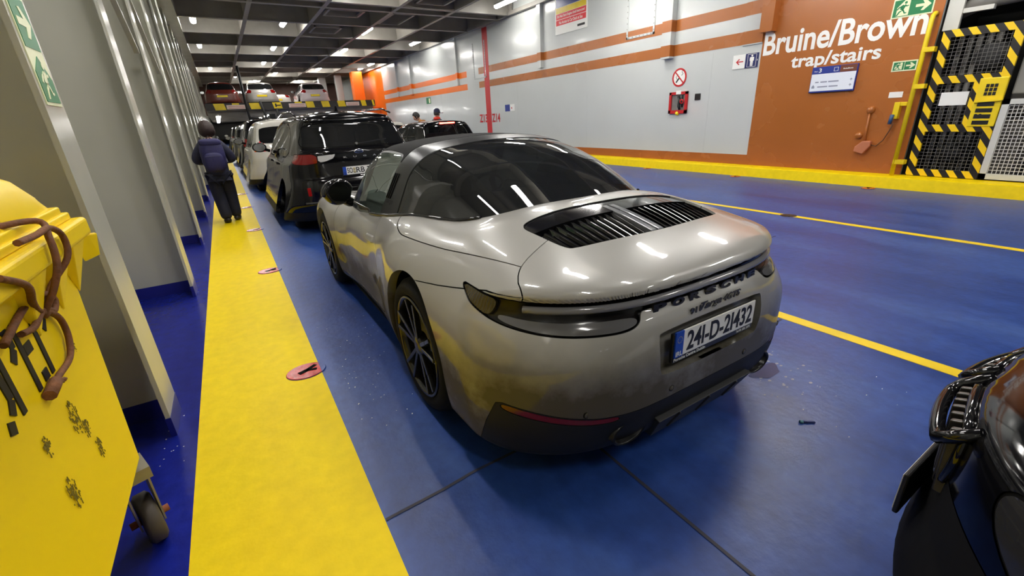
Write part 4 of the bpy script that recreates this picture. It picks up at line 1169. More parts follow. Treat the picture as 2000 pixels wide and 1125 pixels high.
# white estate with tall red lamps, third in the row
vol, F_, ry, qq = gen_car('white_estate_car', 'white tall car with upright red tail lamp ahead of the black family car', M_whpaint, (1.42, 11.9, 0),
    dict(L=4.7, W=1.90, H=1.66, zb=1.05, zh=1.0, glass=M_privacy, rglass=M_privacy, yf=3.75,
         lamps=[('tail_lamp', [(.66,.95),(.66,1.03),(.74,1.06),(.72,1.42),(.78,1.43),(.90,1.10),(1.0,1.02),(1.0,.95)], mat('red_bright_lens', srgb(215, 30, 40), .12, coat=.5, emit=.25), 0)], plate=(.85, .95),
         rwin=[(-.62,1.48),(.62,1.48),(.66,1.35),(.70,1.15),(.60,1.12),(-.60,1.12),(-.70,1.15),(-.66,1.35)]), 1.0)
far = [('dark_tall_car', 'black tall car in the left row, fourth from the camera side', M_bkpaint, (1.38, 17.4, 0), dict(H=1.75, roof=[(-.2,1.62),(.3,1.70),(.9,1.75),(1.8,1.75),(2.6,1.68),(3.0,1.5),(3.45,1.15),(3.75,.9),(4.6,.5)], lamps=[('tail_lamp', [(.70,.9),(.70,1.2),(1.0,1.2),(1.0,.9)], M_redlamp, 0)])),
       ('grey_estate_car', 'greenish grey car in the left row, beyond the black tall car', M_grpaint, (1.30, 22.9, 0), dict(lamps=[('tail_lamp', [(.6,.9),(.6,1.05),(1.0,1.05),(1.0,.9)], M_redlamp, 0)])),
       ('dark_far_car', 'dark car at the far end of the left row, under the raised deck', M_bkpaint, (1.35, 33.2, 0), dict(lamps=[('tail_lamp', [(.6,.9),(.6,1.05),(1.0,1.05),(1.0,.9)], M_redlamp, 0)])),
       ('white_hatchback', 'white hatchback in the middle lane, half hidden by the black hatchback', M_whpaint, (5.25, 16.6, 0), dict(L=4.1, yf=3.2, H=1.5, zb=.95, roof=[(-.2,1.36),(.3,1.45),(.9,1.49),(1.8,1.49),(2.3,1.42),(2.7,1.28),(3.1,1.0),(3.4,.85),(4.3,.5)], rwin=[(-.55,1.34),(.55,1.34),(.62,1.2),(.66,1.06),(.5,1.04),(-.5,1.04),(-.66,1.06),(-.62,1.2)],
            wins=[[(.75,1.0),(.8,1.28),(1.3,1.36),(1.35,.98)],[(1.43,.98),(1.4,1.37),(2.2,1.34),(2.7,1.05),(2.75,.98)]], ws=(2.35, 3.05)))]
for nm, lab, pm, lc, sp in far:
    gen_car(nm, lab, pm, lc, dict(sp, detail=1, plate=(.80,.91)), .55)
# black hatchback braking in the middle lane
hatch_spec = dict(L=3.95, W=1.73, H=1.43, zb=.93, zh=.92, zn=.80, yf=3.15, wr=.32, yr=.68, roof=[(-.2,1.34),(.25,1.405),(.8,1.43),(1.5,1.43),(2.1,1.37),(2.5,1.25),(2.95,.98),(3.3,.8),(4.2,.5)],
    R=[(.1,.15),(.3,.04),(.5,0),(.75,.0),(.95,.06),(1.05,.12),(1.2,.24),(1.33,.34),(1.5,.36)],
    rwin=[(-.56,1.33),(.56,1.33),(.61,1.2),(.65,1.04),(.5,1.01),(-.5,1.01),(-.65,1.04),(-.61,1.2)],
    wins=[[(.72,.98),(.66,1.15),(.85,1.28),(1.28,1.33),(1.34,.96)],[(1.42,.96),(1.36,1.335),(1.95,1.32),(2.3,1.2),(2.62,1.0),(2.66,.96)]], ws=(2.2, 2.9), lamps=[('tail_lamp', [(.55,.82),(.55,1.0),(.95,1.0),(.95,.82)], M_redlamp, 0)], plate=(.62,.72), doorshift=-.15)
hb, F_, ry, qq = gen_car('black_hatchback', 'black hatchback with its red brake light on, in the middle lane below the two people', M_bkpaint, (4.88, 10.5, 0), dict(hatch_spec, glass=M_see, rglass=M_see, detail=1), 1.0)
mb = MB()
pts = [(x_, ry(x_, 1.362)-.012, 1.362) for x_ in np.linspace(-.20, .20, 9)]
mb.tube(pts, .016, 6); mb.build('brake_light', mat('brake_glow', (1, .02, .01, 1), .3, emit=14.0, emitcol=(1, .03, .02, 1)), hb)
mb = MB(); mb.box(-.5, .5, 1.2, 1.4, .5, 1.12); mb.box(-.5, .5, 2.6, 2.9, .6, .95); mb.build('seat', M_seat, hb, bevel=.05)

# cars on the raised deck
up = [('dark_red_car', 'dark red car on the raised deck, at its left end', M_rdpaint, (.60, 31.35, 2.56), dict(H=1.4, platecol=M_yellow, glass=glass_mat('red_tint_glass', (.2,.12,.1,1), .3))),
      ('silver_hatchback', 'silver hatchback on the raised deck beside the dark red car', M_svpaint, (2.60, 31.5, 2.56), dict()),
      ('low_white_car', 'white car on the raised deck between the silver hatchback and the pale one', M_whpaint, (3.95, 36.5, 2.56), dict()),
      ('pale_saloon_car', 'pale car with a yellow plate on the raised deck, nearest the orange column', M_lilac, (5.62, 32.0, 2.56), dict())]
for nm, lab, pm, lc, sp in up:
    gen_car(nm, lab, pm, lc, dict(hatch_spec, **dict(dict(detail=1, platecol=M_yellow, W=1.70, roof=[(-.2,.99),(.25,1.04),(.8,1.07),(1.5,1.07),(2.1,1.02),(2.5,.95),(2.95,.8),(3.3,.7),(4.2,.4)] if nm == 'low_white_car' else hatch_spec['roof']), **sp)), .5)

# black car behind the sports car: its nose reaches into the right lower corner
M_kid = mat('grille_black', (0.010, 0.010, 0.010, 1), .25)
nose, F_, ry, qq = gen_car('black_front_car', 'black car whose nose with two slatted grilles shows in the lower right corner', M_bkpaint, (1.46, -4.50, 0),
    dict(L=4.72, W=1.90, H=1.68, zb=1.02, zh=1.02, zn=.90, yf=3.78, fc=.60, N=[(.1,-.16),(.25,-.05),(.40,.0),(.50,-.015),(.56,-.03),(.65,-.035),(.75,-.04),(.82,-.05),(.88,-.09),(.95,-.2),(1.1,-.5)],
         front=[('kidney_grille', [(.035,.775),(.04,.67),(.08,.62),(.25,.625),(.29,.665),(.305,.74),(.28,.80),(.08,.805)], M_kid), ('headlamp', [(.45,.82),(.47,.74),(.62,.69),(.86,.72),(1.0,.82),(.86,.86),(.56,.85)], mat('headlamp_glass', (.03,.03,.033,1), .05, coat=1.0)),
                ('air_intake', [(.50,.52),(.52,.36),(.78,.36),(.84,.50)], M_seam)], clad=.67, cladm=mat('matt_black', (.004, .004, .005, 1), .75, spec=.15), plate=None, rwin=[(-.6,1.48),(.6,1.48),(.7,1.2),(-.7,1.2)], rglass=M_privacy, glass=M_privacy, handle=True), 1.25)
def front_y(xv, zv):
    lo_, hi_ = 3.5, 5.2
    for _ in range(30):
        md = (lo_+hi_)/2
        if F_(np.array([xv]), np.array([md]), np.array([zv]))[0] > 0: hi_ = md
        else: lo_ = md
    return lo_
M_slat = mat('slat_black', (0.018, 0.016, 0.015, 1), .35)
for sg in (-1, 1):
    mb = MB()
    for k in range(7):
        xv = sg*(.075+k*.034)
        f0, f1 = front_y(xv, .64), front_y(xv, .79)
        mb.hexa([(xv-.013, f0-.03, .62), (xv+.013, f0-.03, .62), (xv+.006, f0+.014, .62), (xv-.006, f0+.014, .62), (xv-.010, f1-.05, .812), (xv+.010, f1-.05, .812), (xv+.007, f1+.030, .785), (xv-.007, f1+.030, .785)])
    mb.build('grille_slats', M_slat, nose, bevel=.003)
    ring = [(.035,.775),(.04,.67),(.08,.62),(.25,.625),(.29,.665),(.305,.74),(.28,.80),(.08,.805)]
    rp_ = chaikin(ring, 2); pts = [(sg*a, front_y(sg*a, b)+.004, b) for a, b in rp_]; pts.append(pts[0])
    mb = MB(); mb.tube(pts, .011, 6, cap=False)
    fr_ = [(sg*.032, front_y(.032, .80)-.01, .812), (sg*.034, front_y(.034, .77)+.030, .775)]+[(sg*x_, front_y(x_, .75)+.042, .755) for x_ in np.linspace(.05, .29, 9)]+[(sg*.305, front_y(.305, .77)+.030, .775), (sg*.307, front_y(.307, .80)-.01, .812)]
    mb.tube(fr_, .014, 8); mb.build('grille_surround', M_black, nose)
mb = MB(); fy = front_y(0, .55)+.005; mb.box(-.265, .265, fy+.004, fy+.016, .49, .61); pl = mb.build('front_plate', M_satin, nose, bevel=.004)
mb = MB(); mb.box(-.258, .258, fy+.016, fy+.018, .498, .602); mb.build('plate_face', M_plate, pl)
mb = MB(); mb.lathe([(0, .008), (.036, .006), (.041, 0)], (0, 0, 0), 'z', 28); o = mb.build('badge', M_black, nose); o.location = (0, 4.55, .905); o.rotation_euler = (-.45, 0, 0)
mb = MB(); mb.lathe([(.030, .010), (.041, .010), (.041, .0)], (0, 0, 0), 'z', 28); mb.build('badge_ring', M_chrome, o)
hl = [(x_, front_y(x_, .868)-.10+.02*abs(x_), .905-.03*abs(x_)) for x_ in np.linspace(-.62, .62, 31)]
# ---------------------------------------------------------------- people
def skin_mesh(name, nodes, edges, mt, parent, sub=2):
    """continuous limb surface grown round a skeleton: nodes {key: (xyz, (rx, ry))}"""
    keys = list(nodes); idx = {k: i for i, k in enumerate(keys)}
    me = bpy.data.meshes.new(name); me.from_pydata([nodes[k][0] for k in keys], [(idx[a], idx[b]) for a, b in edges], [])
    o = bpy.data.objects.new(name, me); COL.objects.link(o)
    sk = o.modifiers.new('skin', 'SKIN'); sk.use_smooth_shade = True
    for i, k in enumerate(keys):
        r = nodes[k][1]; r = r if isinstance(r, tuple) else (r, r)
        me.skin_vertices[0].data[i].radius = r; me.skin_vertices[0].data[i].use_root = (i == 0)
    ss = o.modifiers.new('sub', 'SUBSURF'); ss.levels = ss.render_levels = sub
    dg = bpy.context.evaluated_depsgraph_get(); dg.update()
    m2 = bpy.data.meshes.new_from_object(o.evaluated_get(dg)); m2.name = name
    for p in m2.polygons: p.use_smooth = True
    m2.materials.clear(); m2.materials.append(mt)
    bpy.data.objects.remove(o); bpy.data.meshes.remove(me)
    return link(bpy.data.objects.new(name, m2), parent)
def head_mesh(c, r, yaw=0.0, pitch=0.0):
    """skull with brow, nose, chin and ears, facing +y before rotation"""
    bm = bmesh.new(); bmesh.ops.create_uvsphere(bm, u_segments=28, v_segments=20, radius=1)
    for v in bm.verts:
        x, y, z = v.co
        y *= 1.12; z *= 1.30; x *= .86
        if z < -.2: x *= 1-.34*min(1, (-.2-z)/1.0); y = y*(1-.12*min(1, (-.2-z))) + (.10*min(1, (-.2-z)) if y > 0 else 0)
        if y > .6 and abs(x) < .16 and -.45 < z < .25: y += .24*(1-abs(x)/.16)*(1-abs(z+.16)/.45)   # nose
        if y > .6 and .12 < abs(x) < .5 and .08 < z < .30: y -= .08                                    # eye sockets
        if y > .6 and abs(x) < .3 and -.66 < z < -.56: y -= .04
        if abs(x) > .74 and abs(y) < .22 and -.3 < z < .25: x *= 1.16                                  # ears
        v.co = (x*r, y*r, z*r)
    R = Matrix.Rotation(yaw, 3, 'Z') @ Matrix.Rotation(-pitch, 3, 'X')
    vs = [tuple(R @ v.co + Vector(c)) for v in bm.verts]; fs = [tuple(v.index for v in f.verts) for f in bm.faces]
    bm.free(); return vs, fs, R
def person(label, loc, rz, H, skin, jacket, trousers, hair, shoes, pose, hairstyle='bob', yaw=0, pitch=0, extra=None):
    root = thing('person', label, 'person', loc, rz)
    s = H/1.70
    def S(d): return {k: (tuple(c*s for c in v[0]), tuple(c*s for c in (v[1] if isinstance(v[1], tuple) else (v[1], v[1])))) for k, v in d.items()}
    lean = pose.get('lean', 0)
    J = {'pel': ((0, 0, .93), .12), 'wa': ((0, .01+lean*.2, 1.05), .115), 'ch': ((0, .01+lean*.6, 1.25), (.135, .11)), 'nk': ((0, lean, 1.42), .065), 'hd': ((0, lean*1.3+.01, 1.52), .06)}
    E = [('pel', 'wa'), ('wa', 'ch'), ('ch', 'nk'), ('nk', 'hd')]
    for sd, sg in (('l', -1), ('r', 1)):
        hipx = sg*.09; ft = pose['foot'+sd]; kn = pose['knee'+sd]; el = pose['elbow'+sd]; ha = pose['hand'+sd]
        J.update({'hip'+sd: ((hipx, 0, .88), .09), 'kn'+sd: (kn, .060), 'an'+sd: ((ft[0], ft[1], ft[2]+.09), .042), 'toe'+sd: ((ft[0]+sg*.015, ft[1]+.14, ft[2]+.04), .034),
                  'sh'+sd: ((sg*.17, lean*.85, 1.375), .062), 'el'+sd: (el, .044), 'wr'+sd: (ha, .030), 'hn'+sd: ((ha[0]-sg*.01, ha[1]+.07, ha[2]-.03), .034)})
        E += [('pel', 'hip'+sd), ('hip'+sd, 'kn'+sd), ('kn'+sd, 'an'+sd), ('an'+sd, 'toe'+sd), ('ch', 'sh'+sd), ('sh'+sd, 'el'+sd), ('el'+sd, 'wr'+sd), ('wr'+sd, 'hn'+sd)]
    body = skin_mesh('body', S(J), E, skin, root)
    hc = Vector((0, (lean*1.5+.02)*s, 1.60*s))
    vs, fs, R = head_mesh(hc, .098*s, yaw, pitch)
    # the head joins the body mesh so the figure stays one piece
    bm = bmesh.new(); bm.from_mesh(body.data); o0 = len(bm.verts)
    nv = [bm.verts.new(v) for v in vs]
    for f in fs:
        nf = bm.faces.new([nv[i] for i in f]); nf.smooth = True
    bm.to_mesh(body.data); bm.free()
    # fingers
    fe = {}; 
    def grow(keys, rad): return {k: (J[k][0], rad[k]) for k in keys}
    jr = {'pel': (.185, .16), 'wa': (.20, .165), 'ch': (.21, .165), 'nk': (.13, .12)}
    jk = {'pel2': ((0, 0, .86), (.175, .155))}; jk.update(grow(['pel', 'wa', 'ch', 'nk'], jr)); je = [('pel', 'pel2'), ('pel', 'wa'), ('wa', 'ch'), ('ch', 'nk')]
    jk = dict(pel=jk['pel'], pel2=jk['pel2'], wa=jk['wa'], ch=jk['ch'], nk=jk['nk'])
    for sd in 'lr':
        jk['sh'+sd] = (J['sh'+sd][0], .105); jk['el'+sd] = (J['el'+sd][0], .082); jk['wr'+sd] = (J['wr'+sd][0], .055)
        je += [('ch', 'sh'+sd), ('sh'+sd, 'el'+sd), ('el'+sd, 'wr'+sd)]
    skin_mesh('jacket', S(jk), je, jacket, root)
    tk = {'pel': ((0, 0, .90), (.165, .14))}; te = []
    for sd, sg in (('l', -1), ('r', 1)):
        tk['hip'+sd] = ((sg*.095, 0, .82), .128); tk['kn'+sd] = (J['kn'+sd][0], .112)
        an = J['an'+sd][0]; tk['an'+sd] = ((an[0], an[1], an[2]-.03), .098)
        te += [('pel', 'hip'+sd), ('hip'+sd, 'kn'+sd), ('kn'+sd, 'an'+sd)]
    skin_mesh('trousers', S(tk), te, trousers, root)
    for sd, sg in (('l', -1), ('r', 1)):
        ft = pose['foot'+sd]; tilt = pose.get('tilt'+sd, 0)
        mb = MB(); mb.ball((0, .06, .05), .055, .145, .055, 16, 10); o = mb.build('shoe', shoes, root)
        for v in o.data.vertices: v.co.z = max(v.co.z, 0.004)
        o.location = tuple(c*s for c in ft); o.rotation_euler = (-tilt, 0, -sg*.12)
    # hands with fingers, closed in front
    for sd, sg in (('l', -1), ('r', 1)):
        ha = Vector(pose['hand'+sd]); nodes = {'p': ((ha.x, ha.y+.03, ha.z-.01), (.030, .02)), 'q': ((ha.x, ha.y+.075, ha.z-.02), (.036, .017))}; ed = [('p', 'q')]
        for k in range(4):
            dx = (k-1.5)*.019; ln = (.042, .05, .047, .036)[k]
            nodes['a%d' % k] = ((ha.x+dx, ha.y+.095, ha.z-.022), .0095); nodes['b%d' % k] = ((ha.x+dx, ha.y+.095+ln*.6, ha.z-.04), .0088); nodes['c%d' % k] = ((ha.x+dx*.9, ha.y+.095+ln*.5, ha.z-.04-ln*.7), .008)
            ed += [('q', 'a%d' % k), ('a%d' % k, 'b%d' % k), ('b%d' % k, 'c%d' % k)]
        nodes['t0'] = ((ha.x-sg*.034, ha.y+.045, ha.z-.02), .011); nodes['t1'] = ((ha.x-sg*.05, ha.y+.08, ha.z-.04), .0095); ed += [('p', 't0'), ('t0', 't1')]
        skin_mesh('hand', S(nodes), ed, skin, root, 1)
    hr = .098*s
    mb = MB(); mb.ball((0, 0, 0), hr*(1.25 if hairstyle == 'bob' else 1.05), hr*(1.40 if hairstyle == 'bob' else 1.27), hr*(1.55 if hairstyle == 'bob' else 1.40), 24, 16); o = mb.build('hair', hair, root)
    for v in o.data.vertices:
        x, y, z = v.co
        if hairstyle == 'bob':
            if z < 0: v.co.x *= 1+.16*min(1, -z/hr); v.co.z = z*.95
            if y > .45*hr and z < .55*hr: v.co.y = .45*hr
        else:
            if z < -.1*hr and y > -.3*hr: v.co.z = -.1*hr*(1 if y > 0 else 1)
            if y > .70*hr and z < .75*hr: v.co.y = .70*hr
            if z < -.75*hr: v.co.z = -.75*hr
        v.co = R @ v.co
    o.location = hc+R @ Vector((0, -.01, .022))*s
    # eyes and mouth on the face
    for sg in (-1, 1):
        mb = MB(); mb.ball((0, 0, 0), .011*s, .008*s, .009*s, 10, 6); e = mb.build('eye', mat('eye_white', (.7, .7, .68, 1), .2), root); e.location = hc+R @ Vector((sg*.031, .099, .016))*s
    mb = MB(); mb.ball((0, 0, 0), .024*s, .006*s, .007*s, 12, 6); e = mb.build('mouth', mat('lip', srgb(150, 80, 72), .4), root); e.location = hc+R @ Vector((0, .100, -.058))*s
    e.rotation_euler = (0, 0, yaw)
    return root, hc, R, s
M_skin = mat('skin', srgb(205, 160, 135), .5)
M_navy = mat('navy_jacket', srgb(30, 32, 58), .7, var=.25, vscale=9, bump=.006, bscale=14)
M_jeans = mat('dark_jeans', srgb(18, 22, 44), .8, var=.2, vscale=14)
M_hairbrown = mat('brown_hair', srgb(44, 28, 26), .55, var=.35, vscale=30, bump=.004, bscale=60)
M_hairdark = mat('dark_hair', srgb(36, 34, 32), .6, var=.3, vscale=30)
M_shoe = mat('dark_shoe', srgb(34, 30, 28), .6)
walk = dict(footl=(-.05, -.10, .0), kneel=(-.085, .03, .48), tiltl=.20, footr=(.10, .10, 0), kneer=(.10, .12, .50),
            elbowl=(-.28, .03, 1.10), handl=(-.15, .24, 1.08), elbowr=(.28, .05, 1.09), handr=(.13, .25, 1.08), lean=.03)
pr1, hc, R_, s_ = person('person in a navy jacket and dark jeans walking away along the yellow walkway', (-.17, 8.80, 0), 0.0, 1.55, M_skin, M_navy, M_jeans, M_hairbrown, M_shoe, walk, 'bob', .12, .25)
# rucksack worn by the walker
bag = thing('backpack', 'navy blue rucksack worn on the back of the walking person', 'backpack', (-.17, 8.80-.30, 1.085))
M_bag = mat('rucksack_navy', srgb(36, 34, 84), .65, var=.2, vscale=10, bump=.004, bscale=18)
def blob(name, rx, ry, rz, p, m, parent, loc=(0, 0, 0)):
    mb = MB(); mb.ball((0, 0, 0), 1, 1, 1, 24, 16); o = mb.build(name, m, parent)
    for v in o.data.vertices:
        c = v.co; v.co = (math.copysign(abs(c.x)**p, c.x)*rx, math.copysign(abs(c.y)**p, c.y)*ry, math.copysign(abs(c.z)**p, c.z)*rz)
    o.location = loc; return o
blob('main_compartment', .165, .12, .25, .72, M_bag, bag); blob('front_pocket', .13, .06, .14, .7, M_bag, bag, (0, -.10, -.08)); blob('top_lid', .15, .11, .06, .7, M_bag, bag, (0, -.01, .20))
mb = MB(); mb.tube([(-.03, -.02, .25), (0, -.03, .29), (.03, -.02, .25)], .008, 6); mb.build('carry_loop', M_satin, bag)
for sg in (-1, 1):
    mb = MB(); mb.tube([(sg*.10, .06, .20), (sg*.12, .16, .27), (sg*.125, .28, .25), (sg*.13, .33, .08), (sg*.135, .24, -.10), (sg*.13, .06, -.18)], .016, 8); mb.build('strap', M_satin, bag)
mb = MB(); mb.box(-.10, .10, -.163, -.158, .0, .008); mb.build('zip', mat('zip_grey', srgb(80, 78, 110), .4), bag)
stand = dict(footl=(-.10, 0, 0), kneel=(-.10, .02, .48), footr=(.10, .03, 0), kneer=(.10, .04, .48), elbowl=(-.27, .06, 1.10), handl=(-.16, .27, 1.05), elbowr=(.27, .06, 1.10), handr=(.16, .27, 1.05), lean=.02)
M_ochre = mat('ochre_jacket', srgb(165, 105, 40), .7, var=.2, vscale=8, bump=.006, bscale=12)
M_greyj = mat('slate_jacket', srgb(66, 70, 78), .7, var=.2, vscale=8)
bow = dict(stand, lean=.30)
p2, hc2, R2, s2 = person('person with short dark hair and an ochre jacket, head bowed, beyond the black hatchback', (6.00, 14.6, 0), 1.35, 1.66, M_skin, M_ochre, M_jeans, M_hairdark, M_shoe, bow, 'short', 0.0, .55)
p3, hc3, R3, s3 = person('person in a navy cap and slate jacket with a red collar, beyond the black hatchback', (6.55, 15.4, 0), -1.1, 1.74, M_skin, M_greyj, M_jeans, M_hairdark, M_shoe, stand, 'short', 0.0, .1)
hr = .098*s3
mb = MB(); mb.lathe([(hr*1.10, -.1*hr), (hr*1.14, .3*hr), (hr*1.0, 1.0*hr), (hr*.6, 1.42*hr), (0, 1.55*hr)], (0, 0, 0), 'z', 24); o = mb.build('cap', mat('cap_navy', srgb(22, 26, 58), .7), p3)
o.scale = (.92, 1.16, 1.0); o.location = hc3+Vector((0, 0, .03)); 
mb = MB(); mb.hexa([(-.07, .10, .0), (.07, .10, .0), (.055, .25, -.012), (-.055, .25, -.012), (-.07, .10, .012), (.07, .10, .012), (.055, .25, .006), (-.055, .25, .006)]); b = mb.build('peak', mat('peak_white', srgb(225, 215, 215), .7), p3, bevel=.005); b.location = hc3+Vector((0, 0, .035))
mb = MB(); mb.hexa([(-.055, .252, -.014), (.055, .252, -.014), (.055, .268, -.016), (-.055, .268, -.016), (-.055, .252, .008), (.055, .252, .008), (.055, .268, .004), (-.055, .268, .004)]); c = mb.build('peak_edge', M_redpaint, p3); c.location = hc3+Vector((0, 0, .035))
mb = MB(); mb.box(-.035, .035, .098, .104, .03, .075); c = mb.build('cap_patch', M_white, p3); c.location = hc3+Vector((0, .004, .03))
mb = MB(); mb.lathe([(.085, -.05), (.125, -.02), (.115, .035), (.09, .055), (.07, .05)], (0, 0, 0), 'z', 20); c = mb.build('collar', mat('collar_red', srgb(215, 55, 35), .7, bump=.004, bscale=20), p3); c.location = (0, .02*s3, 1.45*s3)
mb = MB(); mb.lathe([(.09, -.06), (.13, -.02), (.12, .035), (.09, .055), (.07, .05)], (0, 0, 0), 'z', 20); c = mb.build('hood', M_ochre, p2); c.location = (0, .30*s2, 1.44*s2)
# ---------------------------------------------------------------- signs and fittings on the right wall
def wallp(y0, z0, t=0.0):
    """(u, v, d) -> point on the right wall, u running towards the camera, d off the wall"""
    return lambda u, v, d: (WALLX-.005-t-d, y0-u, z0+v)
def panel(mb, y0, z0, wd, ht, t0, t1, m=0):
    mb.m = m; mb.box(WALLX-.004-t1, WALLX-.004-t0, y0-wd, y0, z0, z0+ht)
def polyon(mb, pts, f, d0, d1, m=0):
    mb.m = m; mb.prism(pts, lambda u, v: f(u, v, d0), lambda u, v: f(u, v, d1))
MAN = [[(.10,.02),(.20,.02),(.33,.24),(.44,.30),(.36,.36),(.26,.30)], [(.38,.36),(.50,.30),(.60,.12),(.74,.14),(.74,.20),(.64,.20),(.56,.36),(.46,.46)], [(.30,.44),(.52,.36),(.62,.62),(.46,.72),(.34,.66)],
       [(.36,.66),(.22,.60),(.10,.44),(.16,.40),(.28,.54),(.42,.60)], [(.54,.66),(.66,.56),(.80,.60),(.78,.66),(.68,.64),(.58,.74)]]
def man_icon(mb, f, x, z, s, d0, d1, m):
    for p in MAN: polyon(mb, [(x+a*s, z+b*s) for a, b in p], f, d0, d1, m)
    mb.m = m; polyon(mb, [(x+s*(.60+.085*math.cos(k*PI/6)), z+s*(.84+.085*math.sin(k*PI/6))) for k in range(12)], f, d0, d1, m)
def arrow(mb, f, x, z, w_, h_, d0, d1, m):
    polyon(mb, [(x, z+h_*.40), (x+w_*.55, z+h_*.40), (x+w_*.38, z+h_*.12), (x+w_*.56, z+h_*.10), (x+w_, z+h_*.5), (x+w_*.56, z+h_*.90), (x+w_*.38, z+h_*.88), (x+w_*.55, z+h_*.60), (x, z+h_*.60)], f, d0, d1, m)
def exit_sign(label, y0, z0, wd, ht, split=False):
    root = thing('exit_sign', label, 'sign', (0, 0, 0), 0, 'green escape route signs')
    f = wallp(y0, z0)
    mb = MB(); panel(mb, y0, z0, wd, ht, 0, .006); mb.build('backing', M_cream, root)
    e = .018
    mb = MB(); mb.box(WALLX-.012, WALLX-.008, y0-wd*.49, y0-e, z0+e, z0+ht-e); mb.box(WALLX-.012, WALLX-.008, y0-wd+e, y0-wd*(.51 if split else .49), z0+e, z0+ht-e); mb.build('green_field', M_greenglow, root)
    mb = MB(); polyon(mb, [(wd*.12, e*1.5), (wd*.42, e*1.5), (wd*.42, ht-e*1.5), (wd*.28, ht-e*1.5), (wd*.12, ht*.55)], f, .007, .0085); mb.build('doorway_mark', M_cream, root)
    mb = MB(); man_icon(mb, f, wd*.07, ht*.10, ht*.80, .0085, .0095, 0); mb.build('running_figure', M_greenglow, root)
    mb = MB(); arrow(mb, f, wd*.57, ht*.15, wd*.36, ht*.70, .007, .0085, 0); mb.build('arrow', M_cream, root)
    return root
exit_sign('large green exit sign with running figure and arrow, above the word Brown', 3.69, 2.62, .53, .27)
exit_sign('small green exit sign with two fields, left of the yellow pole', 3.51, 1.83, .33, .155, True)
# painted lettering
mb = MB(); text_on(mb, 'Bruine/Brown', 2.58, .42, wallp(5.76, 2.335), bold=.022, depth=.002); tag(mb.build('painted_lettering', M_white, weld=False), 'large white words Bruine/Brown painted on the brown wall', 'lettering')
mb = MB(); text_on(mb, 'trap/stairs', 1.46, .30, wallp(5.17, 1.985), bold=.022, depth=.002); tag(mb.build('painted_lettering', M_white, weld=False), 'smaller white words trap/stairs painted below the large words', 'lettering')
mb = MB(); text_on(mb, 'Z13', .70, .33, wallp(18.06, 1.24), bold=.03, depth=.002); tag(mb.build('zone_marking', M_redpaint, weld=False), 'red zone marking Z13 left of the red wall stripe', 'lettering')
mb = MB(); text_on(mb, 'Z14', .66, .33, wallp(16.98, 1.24), bold=.03, depth=.002); tag(mb.build('zone_marking', M_redpaint, weld=False), 'red zone marking Z14 right of the red wall stripe', 'lettering')
# deck directory
M_navy2 = mat('sign_navy', srgb(30, 52, 140), .35); M_brn2 = mat('sign_brown', srgb(110, 58, 36), .35); M_pale = mat('sign_pale', srgb(225, 230, 240), .3)
d = thing('deck_directory', 'white deck directory board with blue and brown header below the painted stairs word', 'sign')
mb = MB(); mb.box(WALLX-.05, WALLX-.004, 3.99, 4.73, 1.585, 2.02); mb.build('board', M_navy2, d, bevel=.006)
mb = MB(); mb.box(WALLX-.054, WALLX-.049, 4.00, 4.72, 1.61, 1.90); mb.build('white_field', M_pale, d)
mb = MB(); mb.box(WALLX-.054, WALLX-.049, 4.27, 4.72, 1.905, 2.012); h_ = mb.build('blue_header', M_navy2, d)
mb = MB(); mb.box(WALLX-.054, WALLX-.049, 4.00, 4.26, 1.905, 2.012); mb.build('brown_header', M_brn2, d)
f = wallp(4.72, 1.6, .0495)
mb = MB(); text_on(mb, 'Deck', .055, .024, lambda u, v, q: f(u+.035, v+.335, q), depth=.001); text_on(mb, '3', .045, .07, lambda u, v, q: f(u+.11, v+.325, q), bold=.02, depth=.001)
for a in ((.36, .325, .07, .006), (.36, .385, .07, .006), (.36, .325, .006, .066), (.424, .325, .006, .066)): mb.prism([(a[0], a[1]), (a[0]+a[2], a[1]), (a[0]+a[2], a[1]+a[3]), (a[0], a[1]+a[3])], lambda u, v: f(u, v, 0), lambda u, v: f(u, v, .001))
text_on(mb, 'Bruine/Brown', .15, .022, lambda u, v, q: f(u+.51, v+.345, q), bold=.02, depth=.001); mb.build('header_print', M_white, h_, weld=False)
mb = MB()
for zz, a, b in ((.15, .08, .14), (.15, .17, .28), (.15, .30, .47), (.07, .13, .30), (.07, .32, .47)):
    mb.prism([(a, zz), (b, zz), (b, zz+.022), (a, zz+.022)], lambda u, v: f(u, v, 0), lambda u, v: f(u, v, .001))
for zz in (.15, .06):
    mb.prism([(.64, zz+.02), (.665, zz+.045), (.69, zz+.02), (.67, zz+.02), (.67, zz), (.66, zz), (.66, zz+.02)], lambda u, v: f(u, v, 0), lambda u, v: f(u, v, .001))
mb.prism([(.03, .06), (.08, .06), (.08, .09), (.055, .12), (.03, .09)], lambda u, v: f(u, v, 0), lambda u, v: f(u, v, .001))
mb.build('small_print', mat('print_grey', srgb(140, 146, 165), .5), d)
